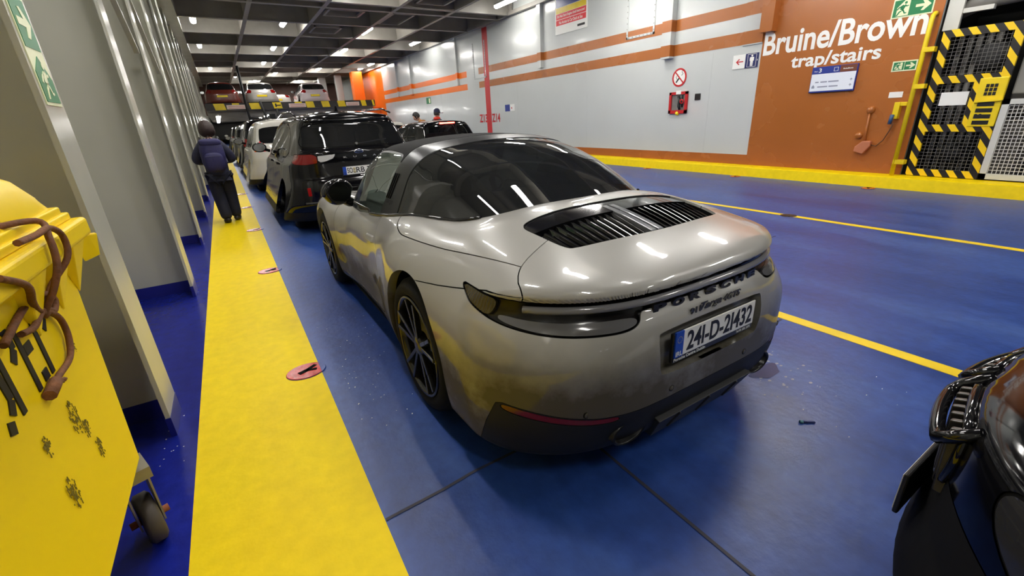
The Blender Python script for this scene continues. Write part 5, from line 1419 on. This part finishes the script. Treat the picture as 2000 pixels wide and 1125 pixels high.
# toilet sign and its red arrow
d = thing('toilet_sign', 'blue toilet sign with white figure and red arrow at the brown wall edge', 'sign')
mb = MB(); mb.box(WALLX-.014, WALLX-.004, 6.12, 6.40, 2.15, 2.42); mb.build('white_panel', M_white, d, bevel=.004)
mb = MB(); mb.box(WALLX-.014, WALLX-.004, 5.84, 6.115, 2.15, 2.42); mb.build('blue_panel', mat('sign_deep_blue', srgb(24, 34, 92), .35), d)
f = wallp(6.40, 2.15, .010)
mb = MB(); polyon(mb, [(.24, .125), (.12, .125), (.16, .09), (.145, .075), (.075, .135), (.145, .195), (.16, .18), (.12, .145), (.24, .145)], f, 0, .002); mb.build('red_arrow', M_redpaint, d)
mb = MB()
f = wallp(6.115, 2.15, .010)
polyon(mb, [(.115, .03), (.135, .03), (.138, .11), (.142, .11), (.145, .03), (.165, .03), (.17, .13), (.185, .13), (.185, .19), (.17, .20), (.11, .20), (.095, .19), (.095, .13), (.11, .13)], f, 0, .002)
polyon(mb, [(.14+.02*math.cos(k*PI/6), .225+.02*math.sin(k*PI/6)) for k in range(12)], f, 0, .002)
for a in ((.045, .015, .19, .006), (.045, .25, .19, .006), (.045, .015, .006, .24), (.229, .015, .006, .24), (.25, .12, .012, .03)): polyon(mb, [(a[0], a[1]), (a[0]+a[2], a[1]), (a[0]+a[2], a[1]+a[3]), (a[0], a[1]+a[3])], f, 0, .002)
mb.build('white_figure', M_white, d)
# no smoking
d = thing('no_smoking_sign', 'round red no smoking sign on the white wall above the fire niche', 'sign')
def ann(mb, yc, zc, r0, r1, t0, t1, n=40):
    mb.lathe([(r0, -t0), (r1, -t0), (r1, -t1), (r0, -t1), (r0, -t0)], (WALLX-.004, yc, zc), 'x', n, False)
mb = MB(); mb.lathe([(0, -.004), (.20, -.004), (.20, 0)], (WALLX-.004, 7.76, 2.12), 'x', 40, False); mb.build('white_disc', M_white, d)
mb = MB(); ann(mb, 7.76, 2.12, .165, .205, .002, .008); mb.bar((WALLX-.010, 7.76+.125, 2.12+.125), (WALLX-.010, 7.76-.125, 2.12-.125), .028, .004, (1, 0, 0)); mb.build('red_ring', M_redpaint, d)
mb = MB(); mb.bar((WALLX-.009, 7.76+.09, 2.12-.11), (WALLX-.009, 7.76-.0, 2.12-.01), .035, .002, (1, 0, 0)); mb.tube([(WALLX-.008, 7.70, 2.16), (WALLX-.008, 7.66, 2.20), (WALLX-.008, 7.70, 2.24), (WALLX-.008, 7.66, 2.27)], .006, 6); mb.tube([(WALLX-.008, 7.80, 2.06), (WALLX-.008, 7.86, 2.13), (WALLX-.008, 7.80, 2.19)], .006, 6); mb.build('cigarette', M_ink, d)
# fire niche
d = thing('fire_niche', 'red framed niche with extinguisher valve in the white wall', 'fire box')
mb = MB()
for a in ((7.92, 7.98, 1.31, 1.80), (7.46, 7.52, 1.31, 1.80), (7.46, 7.98, 1.31, 1.385), (7.46, 7.98, 1.74, 1.80)): mb.box(WALLX-.05, WALLX-.003, *a)
mb.build('red_frame', M_redpaint, d)
mb = MB(); mb.box(WALLX-.012, WALLX-.003, 7.52, 7.92, 1.385, 1.74); mb.build('niche_back', M_pipe, d)
mb = MB(); mb.tube([(WALLX-.03, 7.72, 1.70), (WALLX-.035, 7.68, 1.6), (WALLX-.03, 7.70, 1.48), (WALLX-.03, 7.66, 1.40)], .03, 8); mb.tube([(WALLX-.03, 7.62, 1.72), (WALLX-.03, 7.60, 1.45)], .025, 8); mb.build('valve_pipe', M_satin, d)
mb = MB(); mb.lathe([(.03, -.02), (.055, -.02), (.055, 0), (.03, 0)], (WALLX-.04, 7.60, 1.58), 'x', 16); mb.build('valve_wheel', M_redpaint, d)
mb = MB(); mb.box(WALLX-.055, WALLX-.05, 7.64, 7.78, 1.745, 1.83); mb.build('top_label', M_white, d)
mb = MB(); mb.lathe([(0, -.056), (.045, -.056), (.045, -.003)], (WALLX, 7.72, 1.315), 'x', 16); mb.build('yellow_button', M_yellow, d)
mb = MB(); mb.box(WALLX-.02, WALLX-.003, 7.12, 7.27, 1.59, 1.73); tag(mb.build('wall_socket', M_satin, bevel=.006), 'small black square box right of the fire niche', 'socket')
# notice board at the top of the white wall
d = thing('notice_board', 'white notice board with blue, yellow and red bands high on the white wall', 'sign')
mb = MB(); mb.box(WALLX-.02, WALLX-.003, 11.12, 12.62, 3.74, 4.72); mb.build('board', M_white, d)
M_nred = mat('notice_bright_red', srgb(222, 40, 52), .4)
for nm, a, b, m_ in (('blue_band', 4.46, 4.70, M_navy2), ('yellow_band', 4.30, 4.45, M_yellow), ('red_band', 4.14, 4.29, M_nred), ('red_band', 3.98, 4.125, M_nred)):
    mb = MB(); mb.box(WALLX-.024, WALLX-.019, 11.17, 12.57, a, b); mb.build(nm, m_, d)
mb = MB()
text_on(mb, 'Do Not Start Engine Until Instructed', 1.28, .085, wallp(12.51, 4.17, .020), bold=.01, depth=.001); text_on(mb, 'No Access to Car Deck at Sea', 1.10, .085, wallp(12.42, 4.01, .020), bold=.01, depth=.001); mb.build('white_print', M_white, d, weld=False)
mb = MB(); mb.box(WALLX-.022, WALLX-.019, 11.22, 11.55, 3.82, 3.88); mb.build('corner_mark', M_ink, d)
# small signs further along
d = thing('toilet_marker', 'tiny blue and white sign right of the red wall stripe', 'sign')
mb = MB(); mb.box(WALLX-.01, WALLX-.003, 15.55, 15.9, 1.62, 1.86); mb.build('blue_half', M_navy2, d); mb = MB(); mb.box(WALLX-.01, WALLX-.003, 15.2, 15.54, 1.62, 1.86); mb.build('white_half', M_white, d)
mb = MB(); polyon(mb, [(.03, .10), (.12, .06), (.12, .14)], wallp(15.5, 1.63, .006), 0, .002); mb.build('red_mark', M_redpaint, d)
mb = MB(); mb.box(WALLX-.01, WALLX-.003, 23.3, 23.9, 2.24, 2.54); d2 = mb.build('exit_sign', M_greenglow); tag(d2, 'tiny green exit sign under the orange band above the two people', 'sign', 'green escape route signs')
mb = MB(); mb.box(WALLX-.013, WALLX-.0095, 23.36, 23.55, 2.28, 2.5); mb.build('arrow', M_cream, d2)
mb = MB(); mb.box(WALLX-.01, WALLX-.003, 3.27, 3.46, 1.43, 1.52); tag(mb.build('wall_label', M_white, bevel=.002), 'small blank white label on the brown wall below the small exit sign', 'label')
# junction box and conduit on the brown wall
d = thing('junction_box', 'brown painted junction box with conduit and cable, low on the brown wall', 'electrical box')
mb = MB(); q = []
for k, (a, b) in enumerate([(3.77, .56), (3.62, .52), (3.53, .66), (3.53, .74), (3.66, .74), (3.76, .64)]): q.append((a, b))
mb.prism(q, lambda u, v: (WALLX-.09, u, v), lambda u, v: (WALLX-.003, u, v)); mb.build('box', mat('box_brown', srgb(190, 118, 84), .35), d, bevel=.015)
mb = MB(); mb.tube([(WALLX-.03, 3.645, .72), (WALLX-.03, 3.655, .9), (WALLX-.03, 3.665, 1.21)], .018, 8); mb.lathe([(0, -.06), (.05, -.055), (.065, -.003)], (WALLX, 3.665, 1.25), 'x', 16); mb.lathe([(0, -.05), (.05, -.045), (.06, -.003)], (WALLX, 3.76, .83), 'x', 16); mb.build('conduit', M_brown, d)
mb = MB(); mb.tube([(WALLX-.05, 3.56, .68), (WALLX-.06, 3.45, .66), (WALLX-.08, 3.36, .76), (WALLX-.09, 3.30, .92), (WALLX-.10, 3.27, 1.03)], .010, 6); mb.build('cable', mat('cable_brown', srgb(96, 60, 34), .5), d)
d = thing('hook_bracket', 'yellow bracket holding a cable plug beside the yellow pole', 'bracket')
mb = MB(); mb.box(WALLX-.10, WALLX-.003, 3.24, 3.32, 1.10, 1.36); mb.box(WALLX-.09, WALLX-.05, 3.15, 3.32, 1.30, 1.36); mb.build('arm', M_yellow, d, bevel=.006)
mb = MB(); mb.tube([(WALLX-.13, 3.30, 1.17), (WALLX-.13, 3.31, 1.02)], .03, 8); mb.build('plug', mat('plug_blue', srgb(50, 80, 120), .4), d)
# ---------------------------------------------------------------- yellow pole, striped gate, mesh panel in the niche
def hazard():
    m = bpy.data.materials.new('hazard_tape'); m.use_nodes = True; nt = m.node_tree; b = nt.nodes['Principled BSDF']
    tc = nt.nodes.new('ShaderNodeTexCoord'); mp = nt.nodes.new('ShaderNodeSeparateXYZ'); nt.links.new(tc.outputs['Object'], mp.inputs[0])
    ad = nt.nodes.new('ShaderNodeMath'); ad.operation = 'ADD'; nt.links.new(mp.outputs['Y'], ad.inputs[0])
    mu = nt.nodes.new('ShaderNodeMath'); mu.operation = 'MULTIPLY'; mu.inputs[1].default_value = -.75; nt.links.new(mp.outputs['Z'], mu.inputs[0]); nt.links.new(mu.outputs[0], ad.inputs[1])
    dv = nt.nodes.new('ShaderNodeMath'); dv.operation = 'DIVIDE'; dv.inputs[1].default_value = .185; nt.links.new(ad.outputs[0], dv.inputs[0])
    fr = nt.nodes.new('ShaderNodeMath'); fr.operation = 'FRACT'; nt.links.new(dv.outputs[0], fr.inputs[0])
    gt = nt.nodes.new('ShaderNodeMath'); gt.operation = 'GREATER_THAN'; gt.inputs[1].default_value = .5; nt.links.new(fr.outputs[0], gt.inputs[0])
    mx = nt.nodes.new('ShaderNodeMix'); mx.data_type = 'RGBA'; nt.links.new(gt.outputs[0], mx.inputs['Factor']); mx.inputs['A'].default_value = (.012, .010, .012, 1); mx.inputs['B'].default_value = srgb(245, 205, 20)
    nt.links.new(mx.outputs['Result'], b.inputs['Base Color']); b.inputs['Roughness'].default_value = .35
    return m
M_haz = hazard()
g = thing('safety_gate', 'tall gate with black and yellow hazard stripes and wire mesh, in the dark niche', 'gate', (WALLX, 0, 0))
def hz(a, b, name='striped_rail', w_=.105):
    mb = MB(); mb.bar(a, b, w_, .05, (1, 0, 0)); mb.build(name, M_haz, g)
GL, GR = 2.90, 2.12
hz((0, GL, .22), (0, GL, 2.34), 'striped_post'); hz((0, GR, .22), (0, GR, .98), 'striped_post'); hz((0, GR, 1.66), (0, GR, 2.34), 'striped_post')
for zz in (.26, .95, 1.65, 2.29): hz((-.003, GL+.05, zz), (-.003, GR-.05, zz))
hz((-.004, 2.40, .98), (-.004, 2.40, 1.62), 'striped_post', .06)
mb = MB()
for k in range(1, 16): mb.box(.02, .026, GL-.05*k-.002, GL-.05*k+.002, .26, 2.3)
for k in range(1, 40): mb.box(.02, .026, GR, GL, .26+.0523*k-.002, .26+.0523*k+.002)
mb.build('wire_mesh', M_pipe, g)
mb = MB(); mb.box(-.04, .02, GR-.05, 2.37, .97, 1.64)
bx = mb.build('latch_case', M_yellow, g, bevel=.01)
mb = MB()
for k in range(3):
    for j in range(3): mb.box(-.046, -.038, 2.16+.045*j, 2.195+.045*j, 1.40+.055*k, 1.445+.055*k)
for k in range(4): mb.box(-.046, -.038, 2.14, 2.32, 1.0+.085*k, 1.055+.085*k)
mb.build('latch_opening', M_satin, bx)
mb = MB(); mb.bar((-.06, 2.36, 1.32), (-.06, 2.06, 1.34), .03, .03); mb.build('latch_bar', M_yellow, bx)
mb = MB(); text_on(mb, '20', .09, .06, lambda u, v, q: (-.048-q, 2.32-u, 1.09+v), bold=.02, depth=.002); mb.build('stencil_number', M_ink, bx, weld=False)
mb = MB(); mb.box(.0, .018, 2.46, 2.78, 1.28, 1.47); mb.build('paper_notice', M_white, g)
p = thing('yellow_pole', 'yellow tubular pole standing on the kerb left of the striped gate', 'pole', (WALLX-.14, 3.10, 0))
mb = MB(); mb.tube([(0, 0, .19), (0, 0, 2.50), (.02, 0, 2.57), (.07, 0, 2.60), (.125, 0, 2.60)], .032, 10); mb.build('tube', M_yellow, p)
for zz in (.42, 1.58, 2.10):
    mb = MB(); mb.box(-.03, .09, -.135, .02, zz-.035, zz+.035); mb.build('bracket', M_yellow, p, bevel=.006)
mp_ = thing('mesh_panel', 'pale grey framed panel of white wire mesh, right of the striped gate', 'panel', (WALLX-.02, 0, 0))
mb = MB()
for a in ((1.98, 2.055, .22, 1.34), (.95, 1.02, .22, 1.34), (.95, 2.055, .22, .30), (.95, 2.055, 1.27, 1.34)): mb.box(-.03, .03, *a)
mb.build('frame', mat('frame_pale', srgb(205, 205, 198), .4), mp_)
mb = MB()
for k in range(1, 22): mb.box(-.004, .004, 1.02+.0455*k-.004, 1.02+.0455*k+.004, .28, 1.29)
for k in range(1, 20): mb.box(-.005, .003, 1.0, 2.0, .30+.05*k-.004, .30+.05*k+.004)
mb.build('wire_mesh', mat('mesh_white', srgb(210, 208, 200), .5), mp_)
# machinery in the niche
m_ = thing('niche_machinery', 'grey pipes and cabinets of lifting machinery behind the striped gate', 'machinery', (WALLX+.5, 2.4, .2))
mb = MB()
for k in range(5): mb.tube([(.15+.03*(k % 2), .50-.11*k, 0), (.15+.03*(k % 2), .50-.11*k, 2.2)], .035, 8)
mb.build('pipe', M_pipe, m_)
mb = MB(); mb.box(.0, .6, -.55, -.10, 0, .85); mb.box(.2, .7, -.6, -.25, .9, 2.1); mb.build('cabinet', mat('cabinet_grey', srgb(96, 92, 86), .5), m_, bevel=.02)
mb = MB(); mb.lathe([(0, -.16), (.17, -.15), (.20, -.02), (.20, .12), (0, .13)], (.0, .05, 1.75), 'x', 20); mb.build('motor', M_dark, m_); mb = MB(); mb.lathe([(0, -.12), (.13, -.11), (.15, .1), (0, .11)], (.02, .20, .35), 'x', 20); mb.build('pump', M_dark, m_)
mb = MB(); mb.tube([(-.05, .3, .3), (-.1, .1, .5), (0, -.05, .4), (.1, -.15, .9)], .025, 8); mb.build('hose', M_rubber, m_)
mb = MB(); mb.tube([(-.25, .50, 2.40), (-.25, .25, 2.5), (-.2, -1.5, 2.58), (-.2, -4.5, 2.60)], .11, 12); mb.build('overhead_pipe', M_pipe, m_)
mb = MB(); mb.box(-.42, -.36, .43, .61, 2.15, 2.70); mb.box(-.40, -.30, .1, .6, 2.36, 2.42); mb.build('bracket', mat('frame_pale', srgb(205, 205, 198), .4), m_)
mb = MB(); mb.box(-.40, .2, -.9, -.37, 1.20, 1.95); mb.box(-.45, -.40, -.7, -.5, 1.5, 1.65); mb.build('control_case', mat('case_grey', srgb(140, 138, 132), .4), m_, bevel=.02)
# exit sign on the nearest frame flange: faces +x on the left
def leftp(y0, z0): return lambda u, v, d: (-.543+d, y0+u, z0+v)
d = thing('exit_sign', 'green arrow and running figure sign upright on the nearest left frame edge', 'sign', (0, 0, 0), 0, 'green escape route signs')
mb = MB(); mb.box(-.546, -.541, 2.53, 2.735, 1.575, 1.97); mb.build('backing', M_cream, d)
f = leftp(2.53, 1.575)
mb = MB(); polyon(mb, [(.012, .205), (.193, .205), (.193, .383), (.012, .383)], f, .002, .004); mb.build('arrow_field', M_greenglow, d)
mb = MB(); polyon(mb, [(.012, .012), (.193, .012), (.193, .10), (.10, .18), (.012, .12)], f, .002, .004); mb.build('figure_field', M_greenglow, d)
mb = MB(); arrow(mb, f, .03, .225, .145, .14, .004, .0055, 0); mb.build('arrow', M_cream, d)
mb = MB(); man_icon(mb, f, .03, .02, .15, .004, .0055, 0); mb.build('running_figure', M_cream, d)
# ---------------------------------------------------------------- yellow wheeled bin
def plastic_yellow():
    m = mat('bin_yellow', srgb(236, 204, 12), .36, spec=.4, bump=.002, bscale=3)
    nt = m.node_tree; b = nt.nodes['Principled BSDF']
    tc = nt.nodes.new('ShaderNodeTexCoord'); n = nt.nodes.new('ShaderNodeTexNoise'); n.inputs['Scale'].default_value = 4.5; n.inputs['Detail'].default_value = 9; n.inputs['Roughness'].default_value = .75
    nt.links.new(tc.outputs['Object'], n.inputs['Vector'])
    r = nt.nodes.new('ShaderNodeValToRGB'); e = r.color_ramp.elements; e[0].position = .26; e[0].color = srgb(120, 100, 20); e[1].position = .36; e[1].color = srgb(236, 204, 12)
    nt.links.new(n.outputs['Fac'], r.inputs['Fac']); nt.links.new(r.outputs['Color'], b.inputs['Base Color'])
    return m
M_bin = plastic_yellow()
bn = thing('waste_bin', 'yellow wheeled waste container with domed lid and black stencilled letters', 'bin', (-1.0, 1.33, 0))
# local: x -.46 .. .46, y -.64 .. .66 ; aisle face towards +x
mb = MB()
def ringat(z, x0, x1, y0, y1, c=.06):
    return [(x0, y0+c, z), (x0+c, y0, z), (x1-c, y0, z), (x1, y0+c, z), (x1, y1-c, z), (x1-c, y1, z), (x0+c, y1, z), (x0, y1-c, z)]
rings = [ringat(.35, -.38, .47, -.46, .47), ringat(.39, -.40, .495, -.52, .505), ringat(1.06, -.42, .50, -.60, .61), ringat(1.12, -.43, .515, -.63, .65), ringat(1.16, -.43, .515, -.63, .65)]
vs = [p for r in rings for p in r]
mb.add(vs, [(i*8+k, i*8+(k+1) % 8, (i+1)*8+(k+1) % 8, (i+1)*8+k) for i in range(len(rings)-1) for k in range(8)]+[tuple(range(8))[::-1], tuple(range(32, 40))])
body = mb.build('body', M_bin, bn, bevel=.012, segs=3)
for yy in (-.45, -.15, .15, .36, .54):
    mb = MB(); mb.add([(.50, yy-.10, 1.145), (.50, yy+.10, 1.145), (.545, yy+.07, 1.145), (.545, yy-.07, 1.145), (.499, yy, .98)], [(0, 1, 2, 3), (0, 3, 4), (3, 2, 4), (2, 1, 4), (1, 0, 4)]); mb.build('gusset', M_bin, bn, bevel=.004)
mb = MB(); mb.box(-.45, .555, -.66, .675, 1.145, 1.205); mb.build('rim', M_bin, bn, bevel=.012, segs=3)
mb = MB(); mb.add([(.52, .58, 1.15), (.55, .64, 1.15), (.565, .69, 1.145), (.52, .69, 1.145), (.52, .62, 1.06), (.55, .69, 1.065)], [(0, 1, 2, 3), (0, 4, 1), (1, 4, 5, 2), (3, 2, 5, 4), (0, 3, 4)]); mb.build('lifting_ear', M_bin, bn, bevel=.006)
mb = MB()
mb.box(-.43, .525, -.61, .645, 1.205, 1.228)
mb.box(-.42, .515, -.59, .615, 1.222, 1.250)
n = 14; prof = []
for k in range(n+1):
    a = PI*k/n; ca = math.cos(a)
    prof.append((.035+.470*math.copysign(abs(ca)**.45, ca), 1.245+.150*math.sin(a)**.42))
vs = []
for (yy, zs, xs_) in ((-.55, .80, .96), (-.48, 1.0, 1.0), (.38, 1.0, 1.0), (.44, .96, 1.0), (.53, .55, .99), (.60, .02, .98)):
    vs += [(.035+(x-.035)*xs_, yy, 1.245+(z-1.245)*zs) for x, z in prof]
m__ = n+1
mb.add(vs, [(i*m__+k, i*m__+k+1, (i+1)*m__+k+1, (i+1)*m__+k) for i in range(5) for k in range(n)], True)
mb.build('lid', M_bin, bn, bevel=.010, segs=3)
mb = MB()
# stencil letters OPEP: strokes with gaps, read along +y on the aisle face
def stroke(pts, w_=.030):
    for a, b in zip(pts[:-1], pts[1:]):
        mb.bar((.498+.0075*(a[1]-.9), a[0], a[1]), (.498+.0075*(b[1]-.9), b[0], b[1]), w_*.78, .006, (1, 0, 0))
def stencil(ch, y0, z0, h=.20):
    if ch in 'EP': stroke([(y0, z0), (y0, z0+h)], .026)
    if ch == 'E':
        for k, l in ((h-.016, .075), (h*.5, .05), (.016, .075)): stroke([(y0+(.012 if k == h*.5 else .04), z0+k), (y0+l*.75+.015, z0+k)], .034)
    if ch == 'P': stroke([(y0+.033, z0+h-.012), (y0+.055, z0+h-.015), (y0+.077, z0+h-.04), (y0+.077, z0+h-.075), (y0+.052, z0+h-.10)])
    if ch == 'O': stroke([(y0+.04, z0+h-.015), (y0+.075, z0+h-.05), (y0+.082, z0+.05), (y0+.062, z0+.022)]); stroke([(y0-.02, z0+.03), (y0-.045, z0+.07), (y0-.045, z0+h-.07), (y0-.01, z0+h-.02)]); stroke([(y0+.05, z0-.0), (y0+.025, z0+.01)], .036)
for ch, yy in (('O', -.185), ('P', -.078), ('E', .030), ('P', .128)): stencil(ch, yy, .895)
mb.build('stencil_lettering', M_ink, bn)
for sx in (-.34, .34):
    for sy in (-.42, .43):
        mb = MB(); mb.lathe([(.0, -.028), (.085, -.028), (.10, -.018), (.10, .018), (.085, .028), (0, .028)], (0, 0, 0), 'x', 28); wv = mb.build('castor', mat('castor_grey', srgb(74, 68, 62), .6, var=.25, vscale=9), bn)
        wv.location = (sx+.10, sy+.05, .10); wv.rotation_euler = (0, 0, .35)
        mb = MB()
        for s_ in (-1, 1): mb.hexa([(s_*.036-.003, -.035, -.02), (s_*.036+.003, -.035, -.02), (s_*.036+.003, .035, -.02), (s_*.036-.003, .035, -.02), (s_*.036-.003, -.07, .22), (s_*.036+.003, -.07, .22), (s_*.036+.003, .05, .22), (s_*.036-.003, .05, .22)])
        mb.box(-.05, .05, -.07, .05, .20, .245); mb.build('fork', mat('fork_zinc', srgb(150, 146, 130), .45, metal=.5), wv)
        mb = MB(); mb.tube([(-.06, 0, 0), (.06, 0, 0)], .014, 8); mb.build('axle', mat('axle_rust', srgb(130, 72, 36), .7), wv)
# scuffs on the aisle face
mb = MB()
for (yc, zc, sc) in ((.122, .75, .05), (-.064, .79, .03), (-.052, .64, .05), (.187, .608, .035), (.31, .886, .018), (.16, .70, .035)):
    for k in range(46):
        a = rng.uniform(0, 2*PI); r = sc*rng.uniform(.1, 1); ln = sc*rng.uniform(.06, .35); ca, sa = math.cos(a), math.sin(a)
        y_, z_ = yc+r*ca*.6, zc+r*sa; fx = .4962+.0075*(z_-.39)
        mb.bar((fx, y_, z_), (fx, y_+ln*.4*rng.uniform(-1, 1), z_+ln), .0012+.0022*rng.random(), .0012, (1, 0, 0))
mb.build('scuff_mark', mat('scuff_olive', srgb(110, 96, 20), .7), bn)['kind'] = 'stuff'
# brown rope looped over the lid and hanging down the aisle face
rp = [(.30, .02, 1.265), (.46, .14, 1.262), (.545, .28, 1.255), (.568, .235, 1.215), (.568, .21, 1.15), (.545, .20, 1.09), (.515, .19, 1.04), (.512, .20, 1.03), (.52, .27, 1.08), (.56, .33, 1.14), (.568, .335, 1.20), (.566, .27, 1.235), (.566, .17, 1.235), (.566, .05, 1.24)]
rp2 = [(.566, -.1, 1.20), (.56, .02, 1.15), (.53, .10, 1.09), (.514, .16, 1.05), (.513, .21, 1.03), (.513, .25, 1.005), (.512, .27, .975), (.511, .265, .93), (.51, .22, .89), (.51, .11, .888), (.51, .055, .882)]
rp3 = [(.512, -.06, 1.05), (.512, .06, 1.075), (.512, .16, 1.085), (.512, .25, 1.07), (.512, .285, 1.04), (.512, .25, 1.02), (.513, .19, 1.045), (.513, .10, 1.03), (.512, .03, 1.04)]
def smooth_path(pts, n=6):
    P_ = [np.array(p, float) for p in pts]; P_ = [P_[0]]+P_+[P_[-1]]; out = []
    for i in range(1, len(P_)-2):
        for t in np.linspace(0, 1, n, endpoint=False):
            a, b, c, d_ = P_[i-1:i+3]
            out.append(.5*((2*b)+(-a+c)*t+(2*a-5*b+4*c-d_)*t*t+(-a+3*b-3*c+d_)*t**3))
    return out+[P_[-2]]
rope = thing('rope', 'brown rope looped over the lid and hanging down the yellow bin', 'rope', (-1.0, 1.33, 0))
M_rope = mat('rope_brown', srgb(112, 70, 40), .85, var=.3, vscale=40, bump=.003, bscale=90)
for q_ in (rp, rp2, rp3):
    mb = MB(); mb.tube([tuple(p) for p in smooth_path(q_)], .0078, 8); mb.build('cord', M_rope, rope)
mb = MB(); mb.tube([(.511, .085, .888), (.511, .06, .884), (.511, .02, .880)], .014, 8)
for k in range(6): mb.tube([(.51, .075, .885), (.512+.01*rng.random(), .09+.03*rng.random(), .865+.03*rng.random())], .004, 5)
mb.build('frayed_end', M_rope, rope)
# ---------------------------------------------------------------- lashing pots, litter
def lashing_pot(loc, label, half=True):
    t = thing('lashing_pot', label, 'deck fitting', loc, 0, 'lashing pots in the deck')
    mb = MB(); r = .118; n = 40
    pts = [(r*math.cos(2*PI*k/n), .82*r*math.sin(2*PI*k/n)) for k in range(n)]
    mb.prism(pts, lambda u, v: (u, v, .001), lambda u, v: (u*.97, v*.97, .0055)); mb.build('blue_plate', M_deck, t)
    cut = .197-loc[0] if half else r
    red = [(min(a*.985, cut), b*.985) for a, b in pts]
    mb = MB(); mb.prism(red, lambda u, v: (u, v, .005), lambda u, v: (u*.97 if u < cut-.001 else u, v*.97, .0075)); mb.build('red_plate', mat('pot_red', srgb(190, 48, 44), .22, var=.35, vscale=20, bump=.002, bscale=40), t)
    mb = MB()
    for a, b, w_ in (((-.045, -.02), (.005, .0), .034), ((0, 0), (.062, .042), .026), ((0, 0), (.062, -.016), .026)):
        mb.bar((a[0], a[1], .0075), (b[0], b[1], .0075), w_, .003)
    mb.build('slot', M_seam, t)
    return t
lashing_pot((.115, 2.765, .002), 'red lashing pot on the yellow walkway edge beside the sports car rear wheel')
lashing_pot((.115, 5.27, .002), 'red lashing pot on the walkway edge, second from the camera')
lashing_pot((.115, 7.74, .002), 'red lashing pot on the walkway edge, third from the camera')
lashing_pot((.115, 10.2, .002), 'red lashing pot on the walkway edge, fourth from the camera')
lashing_pot((.115, 12.5, .002), 'red lashing pot on the walkway edge, fifth from the camera')
for yy, lab in ((8.16, 'red lashing pot at the kerb just right of the sports car roof'), (5.7, 'red lashing pot at the middle of the yellow kerb'), (3.26, 'red lashing pot at the kerb below the junction box')):
    lashing_pot((KERBX-.15, yy, .002), lab, False)
mb = MB(); mb.lathe([(0, .004), (.09, .004), (.10, .002)], (6.33, 3.07, 0), 'z', 24); mb.bar((6.27, 3.03, .006), (6.39, 3.10, .006), .02, .004); tag(mb.build('lashing_pot', M_satin), 'black lashing pot on the farther yellow lane line', 'deck fitting')
# paint flakes and crumbs on the deck
mb = MB()
for k in range(46):
    x_, y_ = .28+.38*rng.random()**1.2, 1.9+1.6*rng.random(); a = rng.uniform(0, PI); l_, w_ = .002+.006*rng.random()**2, .0015+.002*rng.random()
    c_, s_ = math.cos(a), math.sin(a); q = [(x_+u*c_-v*s_, y_+u*s_+v*c_, .0035) for u, v in ((-l_, -w_), (l_, -w_*.5), (l_*.8, w_), (-l_*.6, w_))]; mb.add(q, [(0, 1, 2, 3)])
for k in range(26):
    x_, y_ = 1.9+1.0*rng.random(), .55+.9*rng.random(); l_ = .001+.002*rng.random(); mb.box(x_-l_, x_+l_, y_-l_*.6, y_+l_*.6, 0, .003)
for k in range(12):
    x_, y_ = -.62+.14*rng.random(), 2.1+.6*rng.random(); l_ = .0015+.002*rng.random(); mb.box(x_-l_, x_+l_, y_-l_*.6, y_+l_*.6, 0, .003)
tag(mb.build('paint_flakes', M_white, weld=False), 'scattered white paint flakes on the blue deck beside the sports car', 'debris', kind='stuff')
d = thing('dropped_screw', 'small blue screw lying on the deck behind the sports car', 'screw', (2.08, .75, .006), 2.5)
mb = MB(); mb.tube([(-.035, 0, 0), (.02, 0, 0)], .005, 8); mb.build('shank', mat('screw_blue', srgb(40, 50, 105), .4), d); mb = MB(); mb.tube([(.02, 0, 0), (.035, 0, 0)], .008, 8); mb.build('head', mat('screw_teal', srgb(70, 120, 130), .4), d)
mb = MB(); pts = [(2.36+.11*math.cos(a)*(1+.25*math.sin(3*a)), 1.11+.06*math.sin(a)*(1+.2*math.cos(2*a)), .0018) for a in np.linspace(0, 2*PI, 25)[:-1]]
mb.add(pts, [tuple(range(24))]); tag(mb.build('puddle', mat('water_film', srgb(70, 80, 116), .14, spec=.4), weld=False), 'small wet patch on the deck right of the sports car', 'puddle')
mb = MB()
for k in range(30):
    a = rng.uniform(0, 2*PI); r = rng.uniform(.06, .22); x_, y_ = 2.36+r*math.cos(a)*1.2, 1.09+r*math.sin(a); l_ = .004+.008*rng.random()
    mb.add([(x_+l_*math.cos(q), y_+l_*.7*math.sin(q), .0016) for q in np.linspace(0, 2*PI, 9)[:-1]], [tuple(range(8))])
tag(mb.build('water_drops', mat('water_bright', srgb(170, 175, 190), .05, spec=.8), weld=False), 'water drops round the wet patch', 'drops', kind='stuff')
